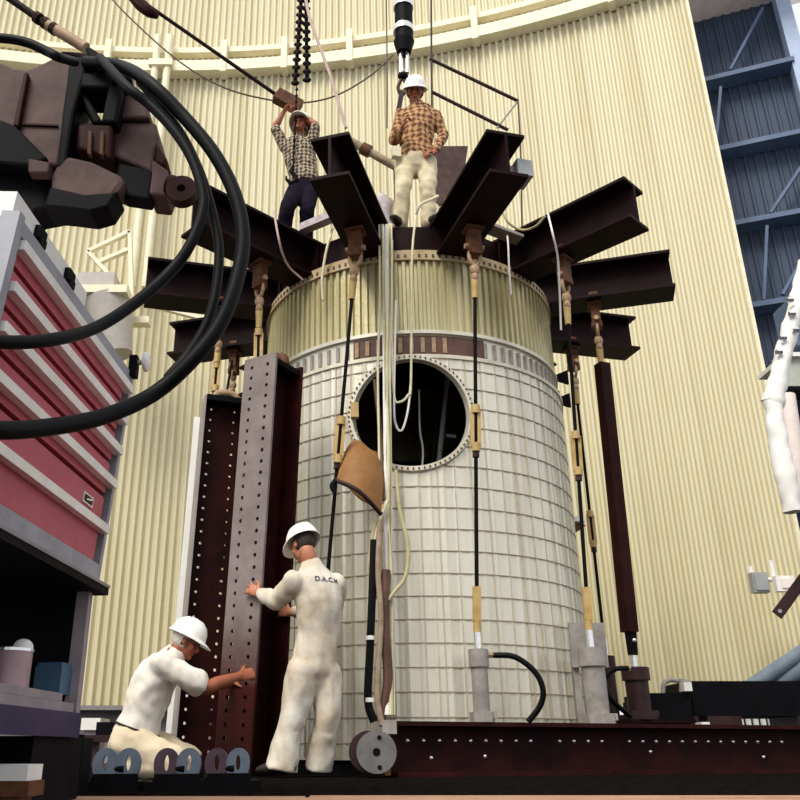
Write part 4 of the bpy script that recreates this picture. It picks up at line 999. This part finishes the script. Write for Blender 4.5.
def head(par, body, c, f, u, hair, skin, neck, glasses=False, hat=True, hs=1.0, hairlen=.0):
    """c head centre, f facing, u up.  adds the head to the body mesh builder and returns child builders"""
    c = V(c); f = V(f).normalized(); u = (V(u)-f*V(u).dot(f)).normalized(); s_ = f.cross(u).normalized(); ax = (s_, f, u)
    L = lambda x, y, z: c+(s_*x+f*y+u*z)*hs
    E_ = lambda p, r, **k: body.ell(L(*p), tuple(q_*hs for q_ in r), ax, **k)
    E_((0, -.012, .028), (.076, .096, .090), n=22, m=14); E_((0, .022, -.045), (.056, .066, .066)); E_((0, .066, -.088), (.026, .024, .022))
    E_((0, .098, -.018), (.0135, .022, .024)); E_((0, .086, .012), (.012, .014, .028))
    for sx in (-1, 1):
        E_((sx*.077, -.004, -.005), (.011, .019, .031)); E_((sx*.033, .078, .032), (.026, .014, .010)); E_((sx*.040, .060, -.020), (.024, .024, .026))
    E_((0, .082, -.058), (.024, .012, .010))
    body.loft([L(0, -.022, -.04), L(0, -.03, -.09), V(neck)], [.060*hs, .058, .066], n=14, cap='round')
    out = []
    me_ = MB()
    for sx in (-1, 1): me_.ell(L(sx*.032, .083, .012), (.014, .009, .008), ax, n=10, m=8)
    out.append(('eyes', me_, 'ink'))
    out.append(('mouth', MB().ell(L(0, .092, -.060), (.022, .005, .005), ax, n=10, m=8), 'lips'))
    hb = MB().ell(c+(s_*0+f*(-.024)+u*.022)*hs, (.086*hs, .094*hs, .100*hs), ax, n=28, m=20)
    keep = []
    for fc in hb.f:
        m_ = sum((hb.v[i] for i in fc), V())/len(fc)-c; y = m_.dot(f)/hs; z = m_.dot(u)/hs; x = abs(m_.dot(s_))/hs
        if y > .012 and z < .055: continue
        if z < -.055-hairlen: continue
        if x > .070 and -.045 < z < .02 and y > -.03: continue
        keep.append(fc)
    hb.f = keep; out.append(('hair', hb, hair))
    if glasses:
        g_ = MB()
        for sx in (-1, 1):
            g_.loft([L(sx*.033+.023*math.cos(a), .098, .010+.018*math.sin(a)) for a in [2*PI*i/10 for i in range(10)]], .0032, n=6, sub=2, closed=True)
            g_.cyl(L(sx*.056, .096, .014), L(sx*.082, .0, .012), .0035, None, 6)
        g_.cyl(L(-.01, .1, .012), L(.01, .1, .012), .003, None, 6); out.append(('glasses', g_, 'ink'))
    if hat:
        hm = MB(); N_ = 36; prof_ = [(0, .150), (.45, .140), (.75, .112), (.93, .070), (1.0, .035), (1.02, .022), (1.24, .010), (1.24, .002), (.98, .012), (.92, .03), (.80, .09)]
        for r_, z_ in prof_:
            for i in range(N_):
                a = 2*PI*i/N_; ca, sa = math.cos(a), math.sin(a); rr_ = r_
                if r_ > 1.1: rr_ = 1.0+(.10+.34*max(0, sa)**3)
                rx, ry = .116*rr_, .138*rr_
                dz = -.012*max(0, sa)**2 if r_ > 1.1 else 0
                if r_ < 1.0 and z_ > .06: ridge = .006*max(0, 1-abs(ca)*6)
                else: ridge = 0
                hm.v.append(L(rx*ca, ry*sa-.008, z_+.028+dz+ridge))
        K_ = len(prof_)
        for k in range(K_-1):
            for i in range(N_): hm.f.append([k*N_+i, k*N_+(i+1) % N_, (k+1)*N_+(i+1) % N_, (k+1)*N_+i])
        hm.f.append([(K_-1)*N_+i for i in range(N_)])
        out.append(('hard_hat', hm, 'hat_white'))
    return out
def leg_m(mb_, h, k, a, r):
    mb_.loft([h, V(h).lerp(V(k), .5), k, V(k).lerp(V(a), .4), a], [r[0], r[0]*.92, r[1], r[1]*.97, r[2]], n=16, cap='round')
def arm_m(mb_, s_, e, w, r):
    mb_.loft([s_, V(s_).lerp(V(e), .5), e, V(e).lerp(V(w), .35), w], [r[0], r[0]*.92, r[1], r[1]*.98, r[2]], n=14, cap='round')
def torso_m(mb_, pel, wai, che, sho, nec, side, g=0.):
    mb_.loft([V(pel)+(V(pel)-V(wai)).normalized()*.07, pel, wai, che, sho, nec], [(.13+g, .10+g), (.165+g, .125+g), (.150+g, .112+g), (.175+g, .125+g), (.165+g, .095+g), (.075+g*.3, .075+g*.3)], side=side, n=22, cap='round', sub=5)
def boot(par, a, toe):
    a = V(a); toe = V(toe); d = (toe-a); d.z = 0; d = d.normalized(); s_ = d.cross(V((0, 0, 1))); z0 = min(a.z, toe.z)
    m_ = MB().loft([a-d*.06+V((0, 0, -.035)), a+V((0, 0, -.02)), a+d*.09+V((0, 0, -.035)), a+d*.17+V((0, 0, -.05)), a+d*.20+V((0, 0, -.055))], [(.036, .040), (.043, .060), (.048, .045), (.046, .032), (.034, .024)], side=s_, n=12, cap='round')
    b_ = part('boot', m_, 'boot', par, True); return b_

# --- standing man in white coverall
Ys = 6.30
root = thing('person', 'man in stained white coverall and white hard hat standing with his back turned', 'person', (at(300, 770, Ys).x, Ys, 0))
fd = V((-.50, .86, 0)).normalized(); ld = V((-.86, -.50, 0)).normalized()   # facing; his left
pel = at(314, 668, Ys); wai = at(318, 634, Ys); che = at(319, 600, Ys-.03); sho = at(315, 580, Ys-.03); nec = at(311, 565, Ys-.0)
hd = at(303, 546, Ys+.03)
sL = sho+ld*.17+V((0, 0, -.03)); sR = sho-ld*.18+V((0, 0, -.02))
eL = at(276, 601, Ys+.02); wL = at(259, 593, Ys+.10)
eR = sR+V((-.02, .24, -.12)); wR = at(290, 612, Ys+.38)
hL = pel+ld*.09+V((0, 0, -.03)); hRr = pel-ld*.10+V((0, 0, -.03))
kL = at(294, 715, Ys-.03); aL = at(281, 770, Ys-.02); aL.z = .10; kR = at(328, 716, Ys+.03); aR = at(318, 770, Ys+.12); aR.z = .10
body = MB(); torso_m(body, pel, wai, che, sho, nec, ld, -.012)
arm_m(body, sL, eL, wL, (.050, .040, .027)); arm_m(body, sR, eR, wR, (.050, .040, .027))
leg_m(body, hL, kL, aL, (.080, .052, .038)); leg_m(body, hRr, kR, aR, (.080, .052, .038))
hand(body, wL, at(249, 588, Ys+.16)-wL, V((.1, 1, 0)), V((.1, 0, 1)), .22, .22); hand(body, wR, V((-.6, .5, .1)), V((0, 1, 0)), V((0, 0, 1)), .3)
kids = head(root, body, hd, (-.62, .70, -.42), (-.14, .25, 1), 'hair_dark', 'skin', nec)
rpart('body', body, 'skin', root, .0068, smooth_it=2)
for nm, m_, mt in kids: part(nm, m_, mt, root, True)
cl = MB(); torso_m(cl, pel, wai, che, sho, nec+V((0, 0, -.01)), ld, .006)
arm_m(cl, sL, eL, wL+(eL-wL)*.12, (.088, .066, .046)); arm_m(cl, sR, eR, wR+(eR-wR)*.12, (.088, .066, .046))
leg_m(cl, hL, kL, aL+V((0, 0, .05)), (.118, .092, .088)); leg_m(cl, hRr, kR, aR+V((0, 0, .05)), (.116, .090, .085))
for k_, a_, r_ in ((kL, aL, .112), (kR, aR, .098)): cl.cyl(k_.lerp(a_, .35), a_+V((0, 0, -.055)), .090, r_, 18)
cl.loft([nec+V((0, 0, -.02)), nec+V((-.01, .01, .035))], [.085, .074], n=16)
cov = rpart('coverall', cl, 'coverall', root, .012, folds=.024, freq=8, seed=3, smooth_it=5, stretch=V((1, 1, .6)))
boot(root, aL+V((.02, 0, -.0)), aL+V((-.16, .10, 0))); boot(root, aR, aR+V((-.06, .2, 0)))
# lettering on the back
fc = bpy.data.curves.new('lettering', 'FONT'); fc.body = 'D.A.C.M'; fc.size = .050; fc.extrude = .0014; fc.offset = .0008; fc.align_x = 'CENTER'; fc.space_character = 1.15; fc.materials.append(MATS['ink'])
to = bpy.data.objects.new('tmp', fc); COL.objects.link(to)
nrm = V((.50, -.86, .12)).normalized(); xa = V((.86, .50, 0)).normalized(); xa = (xa-nrm*xa.dot(nrm)).normalized(); ya = nrm.cross(xa)
lc = at(332, 579, Ys-.17)
to.matrix_world = Matrix.Translation(lc) @ Matrix((xa, ya, nrm)).transposed().to_4x4()
dg = bpy.context.evaluated_depsgraph_get(); dg.update(); tm = bpy.data.meshes.new_from_object(to.evaluated_get(dg)); tmw = to.matrix_world.copy(); bpy.data.objects.remove(to)
for v in tm.vertices: v.co = tmw @ v.co
# lay the letters on the cloth surface
cm = cov.data; from mathutils.bvhtree import BVHTree
bv = BVHTree.FromPolygons([v.co for v in cm.vertices], [p.vertices[:] for p in cm.polygons]); off = ORG[root.name]
for v in tm.vertices:
    w_ = v.co-off; dep = (v.co-lc).dot(nrm); h_ = bv.ray_cast(w_+nrm*.5, -nrm)
    v.co = (h_[0]+nrm*(.004+dep)) if h_[0] else w_
lt = link('lettering', tm, root); lt['label'] = 'dark letters D.A.C.M on the back'

# --- kneeling man
Yk = 6.15
root = thing('person', 'grey-haired man in white shirt and beige trousers kneeling beside the columns', 'person', (at(150, 775, Yk).x, Yk, 0))
pel = at(133, 741, Yk); wai = at(143, 715, Yk); che = at(154, 683, Yk); sho = at(167, 666, Yk); nec = at(174, 655, Yk); hd = at(186, 642, Yk)
sd_ = V((.10, 1, 0)).normalized()    # his left points away from the camera
sR = sho-sd_*.16; sL = sho+sd_*.15
eR = at(206, 686, Yk-.10); wR = at(240, 676, Yk+.08)
eL = sL+V((.22, .0, -.14)); wL = at(232, 682, Yk+.42)
hR = pel-sd_*.10+V((0, 0, -.02)); hL = pel+sd_*.10+V((0, 0, -.02))
kR = V((at(178, 770, Yk-.12).x, Yk-.14, .085)); aR = V((at(120, 775, Yk).x, Yk-.10, .075)); kL = V((at(190, 765, Yk+.1).x, Yk+.12, .10)); aL = V((at(128, 775, Yk).x, Yk+.12, .075))
hR.z = max(hR.z, .22); hL.z = max(hL.z, .22)
body = MB(); torso_m(body, pel, wai, che, sho, nec, sd_, -.012)
arm_m(body, sR, eR, wR, (.052, .044, .029)); arm_m(body, sL, eL, wL, (.052, .044, .029))
leg_m(body, hR, kR, aR, (.08, .055, .04)); leg_m(body, hL, kL, aL, (.08, .055, .04))
hand(body, wR, at(258, 672, Yk+.14)-wR, V((.35, 1, -.1)), V((0, 0, 1)), 1.15, .02, 1.05); hand(body, wL, V((1, .2, .1)), V((0, .6, -1)), V((0, -1, 0)), .5)
kids = head(root, body, hd, (.90, .10, -.42), (.40, .05, .90), 'hair_grey', 'skin_red', nec, glasses=True, hs=.95)
rpart('body', body, 'skin_red', root, .0068, smooth_it=2)
for nm, m_, mt in kids: part(nm, m_, mt, root, True)
cl = MB(); torso_m(cl, pel+(wai-pel)*.2, wai, che, sho, nec, sd_, .022)
for a_, b_ in ((sR, eR), (sL, eL)): cl.loft([a_, a_.lerp(b_, .45), a_.lerp(b_, .80)], [.076, .076, .080], n=16, cap='round')
cl.loft([nec+V((-.01, 0, -.02)), nec+V((.02, 0, .03))], [.085, .074], n=16)
rpart('shirt', cl, 'shirt_white', root, .012, folds=.024, freq=8, seed=9, smooth_it=5)
cl = MB(); cl.loft([pel-(wai-pel)*.35, pel, pel.lerp(wai, .45)], [(.16, .14), (.185, .15), (.17, .135)], side=sd_, n=20, cap='round')
leg_m(cl, hR, kR, aR+V((.03, 0, 0)), (.122, .090, .075)); leg_m(cl, hL, kL, aL+V((.03, 0, 0)), (.122, .090, .075))
rpart('trousers', cl, 'trousers_beige', root, .012, folds=.024, freq=8, seed=5, smooth_it=5)
part('belt', MB().loft([pel.lerp(wai, .42), pel.lerp(wai, .50)], [(.192, .157), (.192, .157)], side=sd_, n=24), 'jack_dark', root, True)
for a_ in (aR, aL): part('boot', MB().loft([a_+V((.05, 0, 0)), a_+V((-.03, 0, -.0)), a_+V((-.08, 0, -.035))], [(.045, .042), (.046, .045), (.04, .03)], n=12, cap='round'), 'boot', root, True)

# --- man in plaid shirt on top
Yt = 7.2; root_loc = V((at(415, 215, Yt).x, Yt, DZ))
root = thing('person', 'man in an orange plaid shirt, tan trousers and white hard hat standing on the spider', 'person', root_loc)
X = lambda x, y, dY=0.: at(x, y, Yt+dY)
rt_ = V((1, 0, 0)); pel = X(415, 160); wai = X(416, 143); che = X(418, 124); sho = X(418, 112); nec = X(417, 106); hd = X(415, 93, -.04)
sA = X(401, 115); sB = X(435, 115); eA = X(394, 140, -.05); wA = X(402, 128, -.24); eB = X(443, 136, .02); wB = X(434, 152, -.12)
hA = X(405, 163); hB = X(427, 163); kA = X(403, 190, -.08); kB = X(428, 188, -.08); aA = V((X(400, 215).x, Yt, DZ+.09)); aB = V((X(428, 215).x, Yt-.02, DZ+.09))
body = MB(); torso_m(body, pel, wai, che, sho, nec, rt_, -.012)
arm_m(body, sA, eA, wA, (.05, .04, .028)); arm_m(body, sB, eB, wB, (.05, .04, .028)); leg_m(body, hA, kA, aA, (.08, .055, .04)); leg_m(body, hB, kB, aB, (.08, .055, .04))
hand(body, wA, V((.25, -.5, .6)), V((.8, 0, 0)), V((0, -1, .3)), .9); hand(body, wB, V((-.6, -.35, -.3)), V((0, .5, -.8)), V((0, -1, .4)), .7)
kids = head(root, body, hd, (-.12, -.86, -.45), (0, -.40, .90), 'hair_dark', 'skin_red', nec, hs=1.06)
rpart('body', body, 'skin_red', root, .0075, smooth_it=2)
for nm, m_, mt in kids: part(nm, m_, mt, root, True)
cl = MB(); torso_m(cl, pel+(wai-pel)*.1, wai, che, sho, nec, rt_, .016); arm_m(cl, sA, eA, wA+(eA-wA)*.15, (.068, .058, .044)); arm_m(cl, sB, eB, wB+(eB-wB)*.15, (.068, .058, .044))
rpart('plaid_shirt', cl, 'plaid_orange', root, .012, folds=.024, freq=8, seed=12, smooth_it=4)
cl = MB(); cl.loft([pel+V((0, 0, -.08)), pel, pel+V((0, 0, .08))], [(.16, .13), (.175, .135), (.16, .125)], side=rt_, n=20, cap='round')
leg_m(cl, hA, kA, aA+V((0, 0, -.02)), (.105, .082, .078)); leg_m(cl, hB, kB, aB+V((0, 0, -.02)), (.105, .082, .078))
rpart('trousers', cl, 'trousers_tan', root, .012, folds=.024, freq=8, seed=15, smooth_it=4)
boot(root, aA, aA+V((-.1, -.2, 0))); boot(root, aB, aB+V((.1, -.2, 0)))
pc = X(396, 153, -.12)
part('tool_pouch', MB().box(pc, (.09, .07, .12), rot(.2)), 'rope_cream', root)

# --- man with raised arms at the left of the top
Yl = 7.75
root = thing('person', 'man in dark checked shirt and dark trousers with both arms raised', 'person', (at(305, 225, Yl).x, Yl, DZ))
X = lambda x, y, dY=0.: at(x, y, Yl+dY)
tr = V((.9, -.3, 0)).normalized(); pel = X(304, 186); wai = X(303, 172); che = X(300, 156); sho = X(297, 146, -.02); nec = X(298, 139, -.02); hd = X(300, 127, -.05)
sA = X(285, 148, .04); sB = X(311, 146, -.08); eA = X(275, 128, 0); wA = X(283, 113, -.03); eB = X(316, 126, -.14); wB = X(300, 113, -.06)
hA = X(298, 188); hB = X(310, 188); kA = X(288, 207, -.30); kB = X(307, 210, -.16); aA = V((X(282, 228).x, Yl-.12, DZ+.09)); aB = V((X(306, 228).x, Yl+.05, DZ+.09))
body = MB(); torso_m(body, pel, wai, che, sho, nec, tr, -.012)
arm_m(body, sA, eA, wA, (.05, .04, .028)); arm_m(body, sB, eB, wB, (.05, .04, .028)); leg_m(body, hA, kA, aA, (.08, .055, .04)); leg_m(body, hB, kB, aB, (.08, .055, .04))
hand(body, wA, V((.5, 0, .8)), V((.5, 0, -.5)), V((0, -1, 0)), .9); hand(body, wB, V((-.7, 0, .7)), V((-.5, 0, -.7)), V((0, -1, 0)), .9)
kids = head(root, body, hd, (-.1, -.85, .20), (.15, .15, 1), 'hair_dark', 'skin_red', nec, hs=1.04)
rpart('body', body, 'skin_red', root, .0075, smooth_it=2)
for nm, m_, mt in kids: part(nm, m_, mt, root, True)
cl = MB(); torso_m(cl, pel+(wai-pel)*.3, wai, che, sho, nec, tr, .014)
for a_, b_ in ((sA, eA), (sB, eB)): cl.loft([a_, a_.lerp(b_, .5), a_.lerp(b_, .9)], [.068, .062, .060], n=14, cap='round')
rpart('checked_shirt', cl, 'plaid_dark', root, .012, folds=.018, freq=7, seed=22, smooth_it=4)
cl = MB(); cl.loft([pel+V((0, 0, -.08)), pel, pel+V((0, 0, .07))], [(.15, .13), (.17, .13), (.155, .12)], side=tr, n=20, cap='round')
leg_m(cl, hA, kA, aA+V((0, 0, -.02)), (.105, .080, .070)); leg_m(cl, hB, kB, aB+V((0, 0, -.02)), (.105, .080, .070))
rpart('trousers', cl, 'trousers_dark', root, .012, folds=.015, freq=8, seed=25, smooth_it=4)
boot(root, aA, aA+V((-.15, -.15, 0))); boot(root, aB, aB+V((0, -.2, 0)))
